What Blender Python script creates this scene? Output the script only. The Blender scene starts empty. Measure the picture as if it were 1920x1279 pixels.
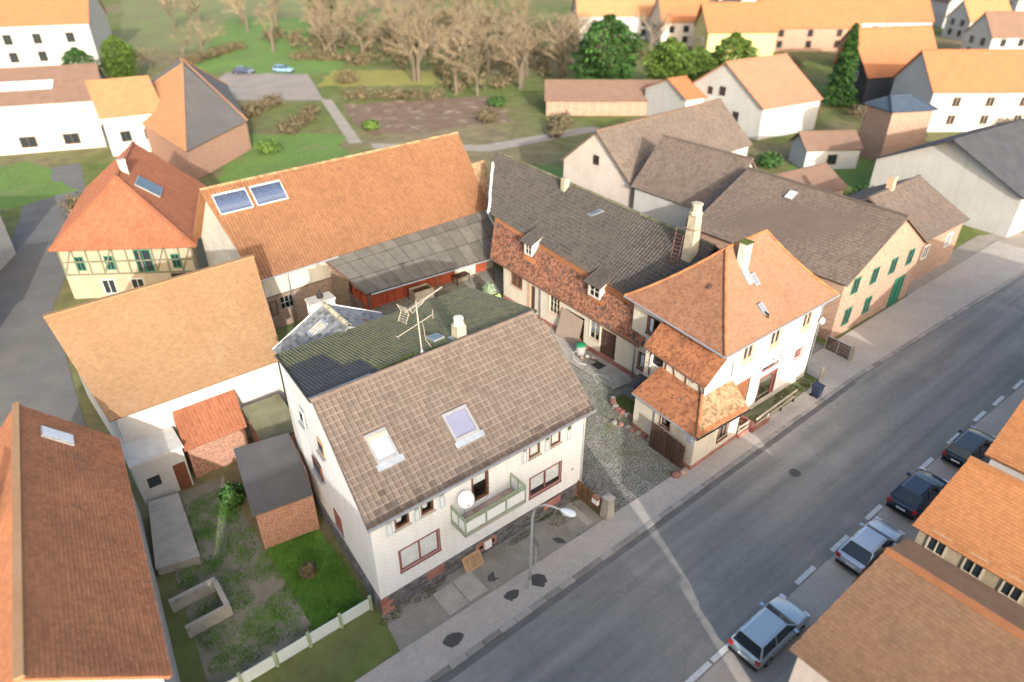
import bpy, math, random
from mathutils import Vector as V, Matrix, Quaternion
random.seed(7)
R = math.radians
scene = bpy.context.scene
col = scene.collection

# ------------------------------------------------------------------ camera, sky, sun, exposure
cam_d = bpy.data.cameras.new('camera'); cam = bpy.data.objects.new('camera', cam_d); col.objects.link(cam)
cam.location = (-8.585, -21.282, 30.0); cam.rotation_euler = (R(58), 0, R(-38.5))
cam_d.sensor_width = 36; cam_d.lens = 24; cam_d.clip_start = .5; cam_d.clip_end = 3000
cam_d.dof.use_dof = True; cam_d.dof.focus_distance = 41.8; cam_d.dof.aperture_fstop = 0.095
scene.camera = cam
SUN_DIR = V((.375*math.cos(R(18)), .927*math.cos(R(18)), -math.sin(R(18)))).normalized()   # way the light travels
w = bpy.data.worlds.new('World'); scene.world = w; w.use_nodes = True
nt = w.node_tree; bg = nt.nodes['Background']; sky = nt.nodes.new('ShaderNodeTexSky')
sky.sky_type = 'NISHITA'; sky.sun_disc = False; sky.sun_elevation = R(18); sky.sun_rotation = math.atan2(-SUN_DIR.x, -SUN_DIR.y)
sky.altitude = 0; sky.air_density = 1.0; sky.dust_density = 5.0; sky.ozone_density = 1.0
nt.links.new(sky.outputs[0], bg.inputs[0]); bg.inputs[1].default_value = 0.15
sd = bpy.data.lights.new('sun', 'SUN'); sun = bpy.data.objects.new('sun', sd); col.objects.link(sun)
sd.energy = 2.0; sd.angle = R(.6); sd.color = (1, .965, .91)
sun.rotation_euler = SUN_DIR.to_track_quat('-Z', 'Y').to_euler(); sun.location = (0, -60, 60)
scene.view_settings.view_transform = 'Standard'; scene.view_settings.look = 'None'
scene.view_settings.exposure = 1.6; scene.view_settings.gamma = 1

# ------------------------------------------------------------------ mesh builder
class MB:
    def __init__(s): s.v = []; s.f = []; s.a = []; s.mi = {}
    def add(s, vs, fs, a=0.):
        n = len(s.v); s.v.extend(tuple(p) for p in vs); s.f.extend(tuple(i+n for i in f) for f in fs); s.a.extend([a]*len(fs)); return s
    def hexa(s, c, a=0.): return s.add(c, [(3,2,1,0),(4,5,6,7),(0,1,5,4),(1,2,6,5),(2,3,7,6),(3,0,4,7)], a)
    def box(s, x0, x1, y0, y1, z0, z1, a=0.):
        return s.hexa([(x0,y0,z0),(x1,y0,z0),(x1,y1,z0),(x0,y1,z0),(x0,y0,z1),(x1,y0,z1),(x1,y1,z1),(x0,y1,z1)], a)
    def bar(s, p, q, w, h, up=(0,0,1), a=0.):          # beam from p to q
        p, q = V(p), V(q); d = (q-p).normalized(); u = V(up)
        if abs(d.dot(u)) > .98: u = V((0,1,0))
        sx = d.cross(u).normalized()*w/2; sz = sx.cross(d).normalized()*h/2
        return s.hexa([p-sx-sz, p+sx-sz, q+sx-sz, q-sx-sz, p-sx+sz, p+sx+sz, q+sx+sz, q-sx+sz], a)
    def prism(s, poly, z0, z1, a=0.):
        n = len(poly); zz = z1 if isinstance(z1, (list,tuple)) else [z1]*n
        vs = [(x,y,z0) for x,y in poly]+[(p[0],p[1],zz[i]) for i,p in enumerate(poly)]
        return s.add(vs, [tuple(range(n-1,-1,-1)), tuple(range(n,2*n))]+[(i,(i+1)%n,(i+1)%n+n,i+n) for i in range(n)], a)
    def slab(s, pts, t, a=0.):                          # polygon thickened along vector t
        n = len(pts); t = V(t); vs = [V(p) for p in pts]; vs += [p+t for p in vs]
        return s.add(vs, [tuple(range(n)), tuple(range(2*n-1,n-1,-1))]+[((i+1)%n,i,i+n,(i+1)%n+n) for i in range(n)], a)
    def tube(s, pts, r, n=6, a=0., caps=True):
        pts = [V(p) for p in pts]; rs = r if isinstance(r, (list,tuple)) else [r]*len(pts); vs = []; fs = []
        for i, p in enumerate(pts):
            d = (pts[min(i+1,len(pts)-1)]-pts[max(i-1,0)]).normalized(); u = V((0,0,1)) if abs(d.z) < .9 else V((1,0,0))
            x = d.cross(u).normalized(); y = x.cross(d)
            vs += [p+(x*math.cos(2*math.pi*k/n)+y*math.sin(2*math.pi*k/n))*rs[i] for k in range(n)]
        for i in range(len(pts)-1):
            for k in range(n): fs.append((i*n+k, i*n+(k+1)%n, (i+1)*n+(k+1)%n, (i+1)*n+k))
        if caps: fs += [tuple(range(n-1,-1,-1)), tuple(range((len(pts)-1)*n, len(pts)*n))]
        return s.add(vs, fs, a)
    def lathe(s, prof, c, n=16, a=0.):
        c = V(c); vs = []; fs = []
        for r, z in prof: vs += [c+V((r*math.cos(2*math.pi*k/n), r*math.sin(2*math.pi*k/n), z)) for k in range(n)]
        for i in range(len(prof)-1):
            for k in range(n): fs.append((i*n+k, i*n+(k+1)%n, (i+1)*n+(k+1)%n, (i+1)*n+k))
        fs += [tuple(range(n-1,-1,-1)), tuple(range((len(prof)-1)*n, len(prof)*n))]
        return s.add(vs, fs, a)
    def mesh(s, name, m, smooth=False):
        me = bpy.data.meshes.new(name); me.from_pydata(s.v, [], s.f)
        if any(s.a): me.attributes.new('tv', 'FLOAT', 'FACE').data.foreach_set('value', s.a)
        if smooth: me.polygons.foreach_set('use_smooth', [True]*len(s.f))
        for mm in (m if isinstance(m, (list,tuple)) else [m]):
            if mm: me.materials.append(mm)
        if s.mi: me.polygons.foreach_set('material_index', [s.mi.get(i, 0) for i in range(len(s.f))])
        return me
    def build(s, name, m, parent=None, smooth=False): return link(name, s.mesh(name, m, smooth), parent)
def link(name, data, parent=None):
    o = bpy.data.objects.new(name, data); col.objects.link(o)
    if parent is not None:
        o.parent = parent; o.matrix_parent_inverse = WM(parent).inverted()
    return o
def WM(o):
    m = o.matrix_basis.copy()
    return (WM(o.parent) @ o.matrix_parent_inverse @ m) if o.parent else m
def tag(o, label, cat, group=None):
    o['label'] = label; o['category'] = cat
    if group: o['group'] = group
    return o
def thing(name, label, cat, loc=(0,0,0), rz=0, group=None):
    o = bpy.data.objects.new(name, None); col.objects.link(o); o.location = loc; o.rotation_euler = (0,0,rz); o.empty_display_size = .3
    return tag(o, label, cat, group)
def struct(o, kind='structure'): o['kind'] = kind; return o
def copy_tree(o, parent=None):
    c = o.copy(); col.objects.link(c)
    if parent is not None: c.parent = parent
    for ch in list(o.children): copy_tree(ch, c)
    return c
def lerp(a, b, t): return a+(b-a)*t

# ------------------------------------------------------------------ materials
def newmat(name):
    m = bpy.data.materials.new(name); m.use_nodes = True; n = m.node_tree.nodes; b = n['Principled BSDF']
    return m, m.node_tree, b
def N(t, ty, **kw):
    n = t.nodes.new(ty)
    for k, v in kw.items(): setattr(n, k, v)
    return n
def noise(t, vec, scale, detail=5, rough=.6):
    n = N(t, 'ShaderNodeTexNoise'); n.inputs['Scale'].default_value = scale; n.inputs['Detail'].default_value = detail
    n.inputs['Roughness'].default_value = rough; t.links.new(vec, n.inputs['Vector']); return n.outputs['Fac']
def ramp(t, fac, stops):
    r = N(t, 'ShaderNodeValToRGB'); e = r.color_ramp.elements
    while len(e) < len(stops): e.new(.5)
    for i, (p, c) in enumerate(stops): e[i].position = p; e[i].color = (*c, 1) if len(c) == 3 else c
    t.links.new(fac, r.inputs[0]); return r.outputs[0]
def mix(t, fac, a, b, blend='MIX'):
    m = N(t, 'ShaderNodeMix', data_type='RGBA', blend_type=blend)
    for sock, val in ((m.inputs['Factor'], fac), (m.inputs['A'], a), (m.inputs['B'], b)):
        if hasattr(val, 'is_output'): t.links.new(val, sock)
        elif isinstance(val, (int, float)): sock.default_value = val
        else: sock.default_value = (*val, 1)
    return m.outputs['Result']
def math_(t, op, a, b=0.):
    m = N(t, 'ShaderNodeMath', operation=op)
    for i, val in enumerate((a, b)):
        if hasattr(val, 'is_output'): t.links.new(val, m.inputs[i])
        else: m.inputs[i].default_value = val
    return m.outputs[0]
def pos(t): return N(t, 'ShaderNodeNewGeometry').outputs['Position']
STREAK = {'white shingle cladding','white side cladding','white render','cream render','peeling cream render','neighbour white render','old barn render','pale timbered render','ochre render'}
def mat(name, c, c2=None, scale=2.5, rough=.85, tv=0., spots=(), bump=0., bscale=30., spec=.25, metal=0., objv=0., grain=.12):
    m, t, b = newmat(name); p = pos(t); c2 = c2 or tuple(x*.8 for x in c)
    f = noise(t, p, scale); colr = ramp(t, f, [(.32, c2), (.68, c)])
    g = noise(t, p, scale*14, 3)
    if grain: colr = mix(t, 1., colr, ramp(t, g, [(.25, (1-grain,)*3), (.75, (1+grain*.6,)*3)]), 'MULTIPLY')
    if tv:
        at = N(t, 'ShaderNodeAttribute', attribute_name='tv').outputs['Fac']
        val = math_(t, 'FRACT', math_(t, 'ADD', at, math_(t, 'MULTIPLY', N(t, 'ShaderNodeObjectInfo').outputs['Random'], 7.3)))
        colr = mix(t, 1., colr, ramp(t, val, [(0., (1-tv, 1-tv*1.05, 1-tv*1.1)), (.5, (1., 1., 1.)), (1., (1+tv*.55, 1+tv*.5, 1+tv*.45))]), 'MULTIPLY')
    if name in STREAK:
        mp = N(t, 'ShaderNodeMapping'); mp.inputs['Scale'].default_value = (1.6, 1.6, .14); t.links.new(p, mp.inputs[0])
        colr = mix(t, 1., colr, ramp(t, noise(t, mp.outputs[0], 1.5, 5, .7), [(.30, (.89,.87,.835)), (.5, (1,1,1))]), 'MULTIPLY')
    for (sc, ssc, thr, soft) in spots:
        n2 = noise(t, p, ssc, 6, .65); k = N(t, 'ShaderNodeMapRange'); k.inputs[1].default_value = thr; k.inputs[2].default_value = thr+soft
        t.links.new(n2, k.inputs[0]); colr = mix(t, k.outputs[0], colr, sc)
    t.links.new(colr, b.inputs['Base Color']); b.inputs['Roughness'].default_value = rough
    b.inputs['Specular IOR Level'].default_value = spec; b.inputs['Metallic'].default_value = metal
    if bump:
        bn = N(t, 'ShaderNodeBump'); bn.inputs['Strength'].default_value = bump; bn.inputs['Distance'].default_value = .03
        t.links.new(noise(t, p, bscale, 4), bn.inputs['Height']); t.links.new(bn.outputs[0], b.inputs['Normal'])
    return m
def brick_mat(name, c1, c2, mortar, bw=.3, bh=.12, msz=.012, spots=(), offs=0.):
    m, t, b = newmat(name); p = pos(t); sp = N(t, 'ShaderNodeSeparateXYZ'); t.links.new(p, sp.inputs[0])
    cb = N(t, 'ShaderNodeCombineXYZ'); t.links.new(math_(t, 'ADD', sp.outputs[0], math_(t, 'MULTIPLY', sp.outputs[1], 1.0)), cb.inputs[0]); t.links.new(sp.outputs[2], cb.inputs[1])
    br = N(t, 'ShaderNodeTexBrick'); t.links.new(cb.outputs[0], br.inputs['Vector']); br.inputs['Scale'].default_value = 1
    br.inputs['Color1'].default_value = (*c1,1); br.inputs['Color2'].default_value = (*c2,1); br.inputs['Mortar'].default_value = (*mortar,1)
    br.inputs['Brick Width'].default_value = bw; br.inputs['Row Height'].default_value = bh; br.inputs['Mortar Size'].default_value = msz
    colr = mix(t, 1., br.outputs['Color'], ramp(t, noise(t, p, 6), [(.3, (.6,.6,.6)), (.7, (1.15,1.12,1.1))]), 'MULTIPLY')
    for (sc, ssc, thr, soft) in spots:
        n2 = noise(t, p, ssc, 6, .65); k = N(t, 'ShaderNodeMapRange'); k.inputs[1].default_value = thr; k.inputs[2].default_value = thr+soft
        t.links.new(n2, k.inputs[0]); colr = mix(t, k.outputs[0], colr, sc)
    t.links.new(colr, b.inputs['Base Color']); b.inputs['Roughness'].default_value = .9
    bn = N(t, 'ShaderNodeBump'); bn.inputs['Strength'].default_value = .8; bn.inputs['Distance'].default_value = .03; bn.invert = True
    t.links.new(br.outputs['Fac'], bn.inputs['Height']); t.links.new(bn.outputs[0], b.inputs['Normal'])
    return m
def tile_bump_mat(name, c, c2, tw=.3, th=.3, spots=()):      # far roofs: rows of tiles as fine relief and colour only
    m = mat(name, c, c2, scale=.8, spots=spots, grain=.25); t = m.node_tree; b = t.nodes['Principled BSDF']; p = pos(t)
    sp = N(t, 'ShaderNodeSeparateXYZ'); t.links.new(p, sp.inputs[0])
    h = math_(t, 'FRACT', math_(t, 'MULTIPLY', sp.outputs[2], 1/(th*.65)))
    bn = N(t, 'ShaderNodeBump'); bn.inputs['Strength'].default_value = .6; bn.inputs['Distance'].default_value = .05
    t.links.new(h, bn.inputs['Height']); t.links.new(bn.outputs[0], b.inputs['Normal'])
    return m
def clad_mat(name, c, c2, sz=.3):                             # small diamond shingles nailed on the wall
    m = mat(name, c, c2, scale=.7, rough=.7, spots=(((.62,.54,.42),.6,.68,.2),), grain=.05); t = m.node_tree; b = t.nodes['Principled BSDF']
    p = pos(t); sp = N(t, 'ShaderNodeSeparateXYZ'); t.links.new(p, sp.inputs[0]); x = math_(t, 'ADD', sp.outputs[0], sp.outputs[1])
    a = math_(t, 'FRACT', math_(t, 'MULTIPLY', math_(t, 'ADD', x, sp.outputs[2]), 1/sz)); d = math_(t, 'FRACT', math_(t, 'MULTIPLY', math_(t, 'SUBTRACT', x, sp.outputs[2]), 1/sz))
    h = math_(t, 'MINIMUM', math_(t, 'MINIMUM', a, .16), math_(t, 'MINIMUM', d, .16))
    src = b.inputs['Base Color'].links[0].from_socket
    t.links.new(mix(t, 1., src, ramp(t, h, [(0., (.78,.77,.75)), (.13, (1,1,1))]), 'MULTIPLY'), b.inputs['Base Color'])
    bn = N(t, 'ShaderNodeBump'); bn.inputs['Strength'].default_value = .5; bn.inputs['Distance'].default_value = .02
    t.links.new(h, bn.inputs['Height']); t.links.new(bn.outputs[0], b.inputs['Normal'])
    return m
def glass_mat(name, tint=(.97,.98,.985), refl=.01):
    m, t, b = newmat(name); t.nodes.remove(b); out = t.nodes['Material Output']
    tr = N(t, 'ShaderNodeBsdfTransparent'); tr.inputs[0].default_value = (*tint, 1); gl = N(t, 'ShaderNodeBsdfGlossy'); gl.inputs['Roughness'].default_value = .04
    fr = N(t, 'ShaderNodeFresnel'); fr.inputs[0].default_value = 1.15
    mx = N(t, 'ShaderNodeMixShader'); t.links.new(math_(t, 'ADD', fr.outputs[0], refl), mx.inputs[0])
    t.links.new(tr.outputs[0], mx.inputs[1]); t.links.new(gl.outputs[0], mx.inputs[2]); t.links.new(mx.outputs[0], out.inputs[0]); return m
M = {}
M['jointA'] = mat('tile joint', (.088,.068,.056), None, 3, .9)
M['edgeBarn'] = mat('barn tile edge', (.20,.10,.055), (.16,.08,.046), 4, .85); M['jointBarn'] = mat('barn tile joint', (.13,.062,.036), None, 4, .9); M['edgeC'] = mat('pale lichen edge', (.15,.138,.122), (.07,.063,.057), 7, .9)
M['edgeA'] = mat('worn tile edge', (.27,.222,.18), (.19,.155,.128), 5, .85, tv=.3)
M['tileA'] = mat('brown concrete tile', (.162,.125,.102), (.140,.107,.088), .8, .8, tv=.14, spots=(((.30,.26,.21),9,.68,.06),), bump=.2)
M['tileA_old'] = mat('weathered brown tile', (.135,.105,.09), (.098,.078,.068), 2, .85, tv=.3, spots=(((.40,.38,.34),11,.62,.05),), bump=.2)
M['tileBarn'] = mat('orange pan tile', (.275,.138,.069), (.240,.117,.058), .35, .8, tv=.16, spots=(((.22,.12,.075),1.3,.66,.2),))
M['tileB'] = mat('orange plain tile', (.258,.148,.092), (.236,.131,.079), .5, .85, tv=.13, spots=(((.23,.135,.09),2.2,.68,.15),))
M['tileBs'] = mat('mottled plain tile', (.285,.145,.083), (.24,.115,.068), .9, .85, tv=.22, spots=(((.15,.09,.068),1.1,.58,.16), ((.34,.30,.25),13,.69,.05)))
M['tileAnnex'] = mat('old annex tile', (.34,.145,.066), (.26,.105,.055), .9, .85, tv=.36, spots=(((.11,.07,.055),1.5,.60,.10), ((.34,.31,.26),14,.68,.05)))
M['tileYellow'] = mat('lichened yellow tile', (.34,.225,.125), (.27,.165,.09), 1.1, .85, tv=.40, spots=(((.12,.085,.065),2.0,.58,.12),))
M['tileC'] = mat('dark grey pan tile', (.078,.069,.062), (.058,.052,.047), .7, .85, tv=.22, spots=(((.36,.34,.31),12,.64,.04), ((.05,.06,.028),.9,.68,.12)))
M['tileMans'] = mat('old red mansard tile', (.275,.128,.073), (.20,.088,.054), 1.6, .85, tv=.60, spots=(((.085,.055,.046),1.0,.565,.07), ((.10,.062,.052),5,.58,.06), ((.40,.36,.32),9,.62,.04)), grain=.25)
M['ridgeOr'] = mat('orange ridge tile', (.34,.145,.062), (.28,.115,.052), 2, .8, tv=.25)
M['ridgeGrey'] = mat('mossy grey ridge tile', (.16,.15,.11), (.09,.10,.05), 3, .9, tv=.3)
M['slate'] = mat('grey slate', (.23,.235,.235), (.135,.14,.15), 2.2, .6, tv=.45, spots=(((.36,.35,.29),5,.60,.1),), spec=.4)
M['slateTrim'] = mat('yellowed slate', (.42,.38,.26), (.30,.28,.20), 4, .8, tv=.3)
M['fibre'] = mat('fibre cement', (.138,.126,.107), (.10,.093,.08), 1.4, .9, tv=.22, spots=(((.30,.29,.27),14,.66,.04), ((.12,.125,.06),1.2,.62,.12)))
def corr_mat():
    m = mat('mossy corrugated sheet', (.20,.19,.17), (.13,.125,.112), 3, .9, spots=(((.30,.29,.27),9,.64,.06),)); t = m.node_tree; b = t.nodes['Principled BSDF']; p = pos(t)
    src = b.inputs['Base Color'].links[0].from_socket; at = N(t, 'ShaderNodeAttribute', attribute_name='tv').outputs['Fac']
    nn = math_(t, 'ADD', math_(t, 'MULTIPLY', at, .50), noise(t, p, 5.5, 6, .7)); k = N(t, 'ShaderNodeMapRange'); k.inputs[1].default_value = .66; k.inputs[2].default_value = .74; t.links.new(nn, k.inputs[0])
    big = N(t, 'ShaderNodeMapRange'); big.inputs[1].default_value = .22; big.inputs[2].default_value = .34; t.links.new(noise(t, p, .45, 3), big.inputs[0])
    moss = ramp(t, noise(t, p, 2.2), [(.3, (.048,.052,.014)), (.7, (.175,.178,.030))])
    t.links.new(mix(t, math_(t, 'MULTIPLY', k.outputs[0], big.outputs[0]), src, moss), b.inputs['Base Color']); return m
M['corr'] = corr_mat()
M['corrDark'] = mat('dark corrugated sheet', (.065,.064,.066), (.045,.045,.048), 2, .7, spots=(((.3,.3,.3),16,.70,.03),))
M['clad'] = clad_mat('white shingle cladding', (.735,.75,.75), (.70,.705,.695))
M['cladSide'] = mat('white side cladding', (.72,.72,.715), (.66,.66,.65), .8, .75, grain=.05, bump=.2, bscale=9)
M['white'] = mat('white paint', (.80,.79,.77), (.74,.72,.69), 1.5, .6, grain=.05)
M['whiteB'] = mat('white render', (.76,.75,.73), (.71,.69,.66), .8, .85, grain=.04, spots=(((.60,.50,.38),.8,.70,.15),))
M['cream'] = mat('cream render', (.62,.56,.45), (.54,.485,.38), .8, .9, grain=.06, spots=(((.42,.38,.30),.9,.69,.06),))
M['creamPeel'] = mat('peeling cream render', (.64,.585,.48), (.57,.51,.40), .9, .9, grain=.06, spots=(((.36,.31,.22),1.0,.63,.02),))
M['barnRender'] = mat('old barn render', (.58,.54,.46), (.44,.40,.34), .6, .95, spots=(((.28,.25,.21),.7,.60,.08),), bump=.3)
M['sandstone'] = mat('red sandstone', (.40,.19,.145), (.29,.13,.10), 1.5, .9, tv=.25, bump=.3)
M['sandTrim'] = mat('tan painted trim', (.55,.36,.25), (.46,.29,.20), 2, .8)
M['redTrim'] = mat('wine red trim', (.27,.115,.095), (.22,.09,.075), 2, .7)
M['brownFrame'] = mat('brown window frame', (.165,.062,.032), (.12,.045,.025), 3, .5, spec=.4)
M['darkFrame'] = mat('dark brown frame', (.085,.042,.03), (.06,.03,.022), 3, .6)
M['stone'] = mat('dark plinth stone', (.17,.165,.165), (.10,.10,.105), 3, .9, tv=.45, bump=.4)
M['brick'] = brick_mat('old mixed brick', (.36,.21,.14), (.25,.16,.11), (.34,.30,.24), .26, .085, .014, spots=(((.30,.27,.22),.8,.60,.06),))
M['rubble'] = brick_mat('rubble masonry', (.33,.25,.17), (.25,.18,.12), (.15,.12,.09), .34, .16, .03)
M['redwood'] = mat('red painted boards', (.34,.075,.035), (.25,.055,.03), 2, .75, tv=.25)
M['oldwood'] = mat('weathered grey wood', (.22,.19,.155), (.13,.11,.09), 3, .9, tv=.4)
M['darkwood'] = mat('dark brown boards', (.105,.062,.045), (.065,.04,.03), 2.5, .8, tv=.4)
M['gatewood'] = mat('brown gate boards', (.20,.115,.065), (.14,.08,.045), 2.5, .75, tv=.35)
M['crate'] = mat('bare pine', (.56,.36,.19), (.45,.27,.14), 3, .7, tv=.2)
M['lightwood'] = mat('pale weathered wood', (.50,.44,.34), (.36,.31,.24), 3, .85, tv=.25)
M['zinc'] = mat('zinc gutter', (.40,.42,.44), (.30,.32,.34), 3, .45, metal=.5, spec=.5)
M['alu'] = mat('grey window cladding', (.36,.35,.34), (.30,.29,.28), 3, .4, metal=.4, spec=.5)
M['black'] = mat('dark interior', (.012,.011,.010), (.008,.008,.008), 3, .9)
M['concrete'] = mat('concrete', (.40,.37,.32), (.30,.28,.24), 1.2, .9, spots=(((.16,.16,.11),1.3,.62,.1),), bump=.3)
M['chim'] = mat('weathered chimney render', (.42,.375,.28), (.31,.275,.20), 2, .95, spots=(((.20,.19,.12),2.5,.62,.08),), bump=.4)
M['chimW'] = mat('pale chimney render', (.55,.53,.49), (.45,.425,.385), 2, .9, spots=(((.25,.24,.20),2.2,.66,.08),), bump=.3)
M['glass'] = glass_mat('window glass'); M['glassSky'] = glass_mat('roof window glass', (.93,.94,.96), .05)
M['blind'] = mat('white blind', (.66,.67,.70), (.62,.63,.66), 2, .6, grain=.02); M['blindL'] = mat('lilac blind', (.27,.265,.34), (.25,.245,.315), 2, .6, grain=.03)
M['curtain'] = mat('net curtain', (.80,.82,.82), (.62,.65,.66), 7, .9, grain=.1)
M['green'] = mat('sage green paint', (.33,.40,.25), (.25,.31,.19), 5, .6); M['panelW'] = mat('white balcony panel', (.74,.76,.75), (.66,.68,.67), 6, .6)
M['shutW'] = mat('pale blue white shutter', (.66,.71,.73), (.60,.65,.67), 3, .5); M['shutG'] = mat('green shutter panel', (.105,.145,.085), (.08,.11,.065), 3, .5); M['shutB'] = mat('blue line', (.10,.17,.21), None, 3, .5)
M['pave'] = mat('balcony tile', (.46,.36,.30), (.38,.29,.24), 4, .8, tv=.3); M['paveRed'] = mat('red balcony tile', (.42,.11,.06), None, 4, .8)
M['asphalt'] = mat('road asphalt', (.235,.222,.200), (.205,.194,.176), .18, .85, grain=.10, spots=(((.27,.252,.225),.10,.56,.1),))
M['asphalt2'] = mat('pavement asphalt', (.42,.37,.32), (.36,.32,.28), .5, .9, grain=.15, bump=.15)
M['forecourt'] = mat('worn forecourt asphalt', (.29,.262,.222), (.21,.19,.16), .7, .9, grain=.2, spots=(((.075,.085,.035),1.0,.63,.1),), bump=.3)
M['patch'] = mat('dark patch', (.085,.08,.075), (.065,.062,.06), 2, .7)
M['rustIron'] = mat('worn cast iron', (.10,.09,.085), (.07,.065,.06), 6, .6, metal=.3)
M['timberG'] = mat('grey green timber', (.15,.15,.10), (.11,.10,.07), 2, .85)
M['kerb'] = mat('kerb stone', (.33,.305,.275), (.26,.24,.215), 1.5, .9, tv=.3)
M['line'] = mat('road paint', (.62,.62,.60), (.50,.50,.48), 3, .7)
M['cobble'] = mat('grey basalt cobble', (.27,.26,.235), (.205,.20,.178), .5, .75, tv=.40, spots=(((.135,.145,.06),.45,.55,.14),), spec=.35)
M['joint'] = mat('cobble joint soil', (.13,.13,.075), (.09,.095,.05), 2, .95)
M['moss'] = mat('moss', (.10,.125,.025), (.055,.07,.018), 3, .95); M['grass'] = mat('lawn grass', (.15,.32,.045), (.09,.215,.032), 1.2, .8, tv=.4)
M['fieldG'] = mat('field grass', (.125,.215,.042), (.10,.16,.042), .12, .95, grain=.3, spots=(((.17,.155,.078),.16,.58,.12),))
M['lawn'] = mat('lawn soil', (.11,.22,.035), (.08,.16,.03), 1.0, .95)
M['soil'] = mat('garden soil', (.19,.125,.085), (.13,.088,.06), .5, .95, spots=(((.34,.28,.20),.35,.56,.1),))
M['gravel'] = mat('pale gravel', (.32,.28,.235), (.25,.22,.18), .6, .95)
M['leafG'] = mat('evergreen leaf', (.05,.12,.026), (.03,.078,.02), .8, .7, tv=.6); M['leafY'] = mat('yellow green leaf', (.11,.18,.03), (.07,.125,.025), .8, .7, tv=.6)
M['twig'] = mat('bare twig', (.225,.18,.12), (.16,.128,.085), .6, .9, tv=.4); M['bark'] = mat('bark', (.15,.12,.09), (.09,.075,.055), 2, .95)
M['bushB'] = mat('dry brown bush', (.155,.125,.07), (.105,.088,.05), 1, .9, tv=.5)
def ground_mat():
    m, t, b = newmat('open ground'); p = pos(t)
    c = ramp(t, noise(t, p, .022, 6, .62), [(.36, (.20,.165,.108)), (.45, (.165,.160,.078)), (.54, (.115,.150,.046)), (.66, (.18,.168,.085))])
    c = mix(t, 1., c, ramp(t, noise(t, p, .35, 6, .7), [(.3, (.6,.6,.55)), (.7, (1.25,1.2,1.15))]), 'MULTIPLY')
    t.links.new(c, b.inputs['Base Color']); b.inputs['Roughness'].default_value = .95; b.inputs['Specular IOR Level'].default_value = .1; return m
M['ground'] = ground_mat()
def road_wear():
    m = M['asphalt']; t = m.node_tree; b = t.nodes['Principled BSDF']; src = b.inputs['Base Color'].links[0].from_socket; p = pos(t)
    mp = N(t, 'ShaderNodeMapping'); mp.inputs['Scale'].default_value = (.03, .9, 1); t.links.new(p, mp.inputs[0])
    c = mix(t, 1., src, ramp(t, noise(t, mp.outputs[0], 1.0, 4, .6), [(.34, (.80,.80,.81)), (.5, (1,1,1)), (.66, (1.22,1.2,1.17))]), 'MULTIPLY')
    vo = N(t, 'ShaderNodeTexVoronoi', feature='DISTANCE_TO_EDGE'); vo.inputs['Scale'].default_value = .13; wv = N(t, 'ShaderNodeVectorMath', operation='ADD'); t.links.new(p, wv.inputs[0])
    nz = N(t, 'ShaderNodeTexNoise'); nz.inputs['Scale'].default_value = .7; t.links.new(p, nz.inputs['Vector']); sc = N(t, 'ShaderNodeVectorMath', operation='SCALE'); sc.inputs[3].default_value = 1.6; t.links.new(nz.outputs['Color'], sc.inputs[0]); t.links.new(sc.outputs[0], wv.inputs[1]); t.links.new(wv.outputs[0], vo.inputs['Vector'])
    c = mix(t, 1., c, ramp(t, vo.outputs['Distance'], [(.0, (.86,.86,.86)), (.006, (1,1,1))]), 'MULTIPLY'); t.links.new(c, b.inputs['Base Color'])
road_wear()
def car_mat(name, c, metal=.4):
    m, t, b = newmat(name); b.inputs['Base Color'].default_value = (*c,1); b.inputs['Metallic'].default_value = metal; b.inputs['Roughness'].default_value = .28
    b.inputs['Coat Weight'].default_value = .6; return m
M['tyre'] = mat('tyre rubber', (.02,.02,.02), None, 3, .9); M['rim'] = mat('alloy rim', (.45,.46,.47), None, 3, .35, metal=.8)
M['carglass'] = mat('tinted car glass', (.02,.028,.034), None, 3, .08, spec=.8, grain=0); M['tail'] = mat('red tail lamp', (.45,.012,.015), None, 3, .25, spec=.6); M['lampW'] = mat('head lamp', (.75,.77,.80), None, 3, .15, spec=.7)
M['plastic'] = mat('black plastic', (.025,.025,.027), None, 3, .5)
M['galv'] = mat('galvanised steel', (.46,.48,.47), (.38,.40,.39), 2, .5, metal=.3); M['rust'] = mat('rusty steel', (.22,.10,.06), (.14,.07,.05), 4, .8)
M['antenna'] = mat('weathered aluminium', (.55,.49,.41), (.45,.39,.33), 4, .5, metal=.3)

# ------------------------------------------------------------------ building helpers
PAN = [(0,-.02),(.07,.015),(.12,.032),(.26,.032),(.36,.006),(.62,.002),(.70,.024),(.90,.024),(.94,.012),(1.0,-.02)]       # double-roll pan tile
PAN2 = [(0,-.02),(.10,.035),(.22,.058),(.36,.045),(.52,.006),(.92,.0),(1.0,-.02)]
FLAT = [(0,0),(.5,.004),(1,0)]
class Patch:
    """ruled roof face between an eave E0-E1 and a ridge R0-R1"""
    def __init__(s, E0, E1, R0, R1, sag=0.):
        s.E0, s.E1, s.R0, s.R1 = map(V, (E0, E1, R0, R1)); s.sag = sag
        s.e = (s.E1-s.E0).normalized(); up = (s.R0+s.R1)/2-(s.E0+s.E1)/2; s.S = (up-s.e*up.dot(s.e)).length
        s.n = s.e.cross(up).normalized()
        if s.n.z < 0: s.n = -s.n
    def xl(s, t): return (lerp(s.E0, s.R0, t)-s.E0).dot(s.e)
    def xr(s, t): return (lerp(s.E1, s.R1, t)-s.E0).dot(s.e)
    def P(s, x, t, h=0.):
        a, b = s.xl(t), s.xr(t); L = lerp(s.E0, s.R0, t); Rr = lerp(s.E1, s.R1, t); f = 0 if b-a < 1e-6 else (x-a)/(b-a)
        p = lerp(L, Rr, f)+s.n*h
        if s.sag: p.z -= s.sag*4*max(0, t)*(1-t)
        return p
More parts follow.
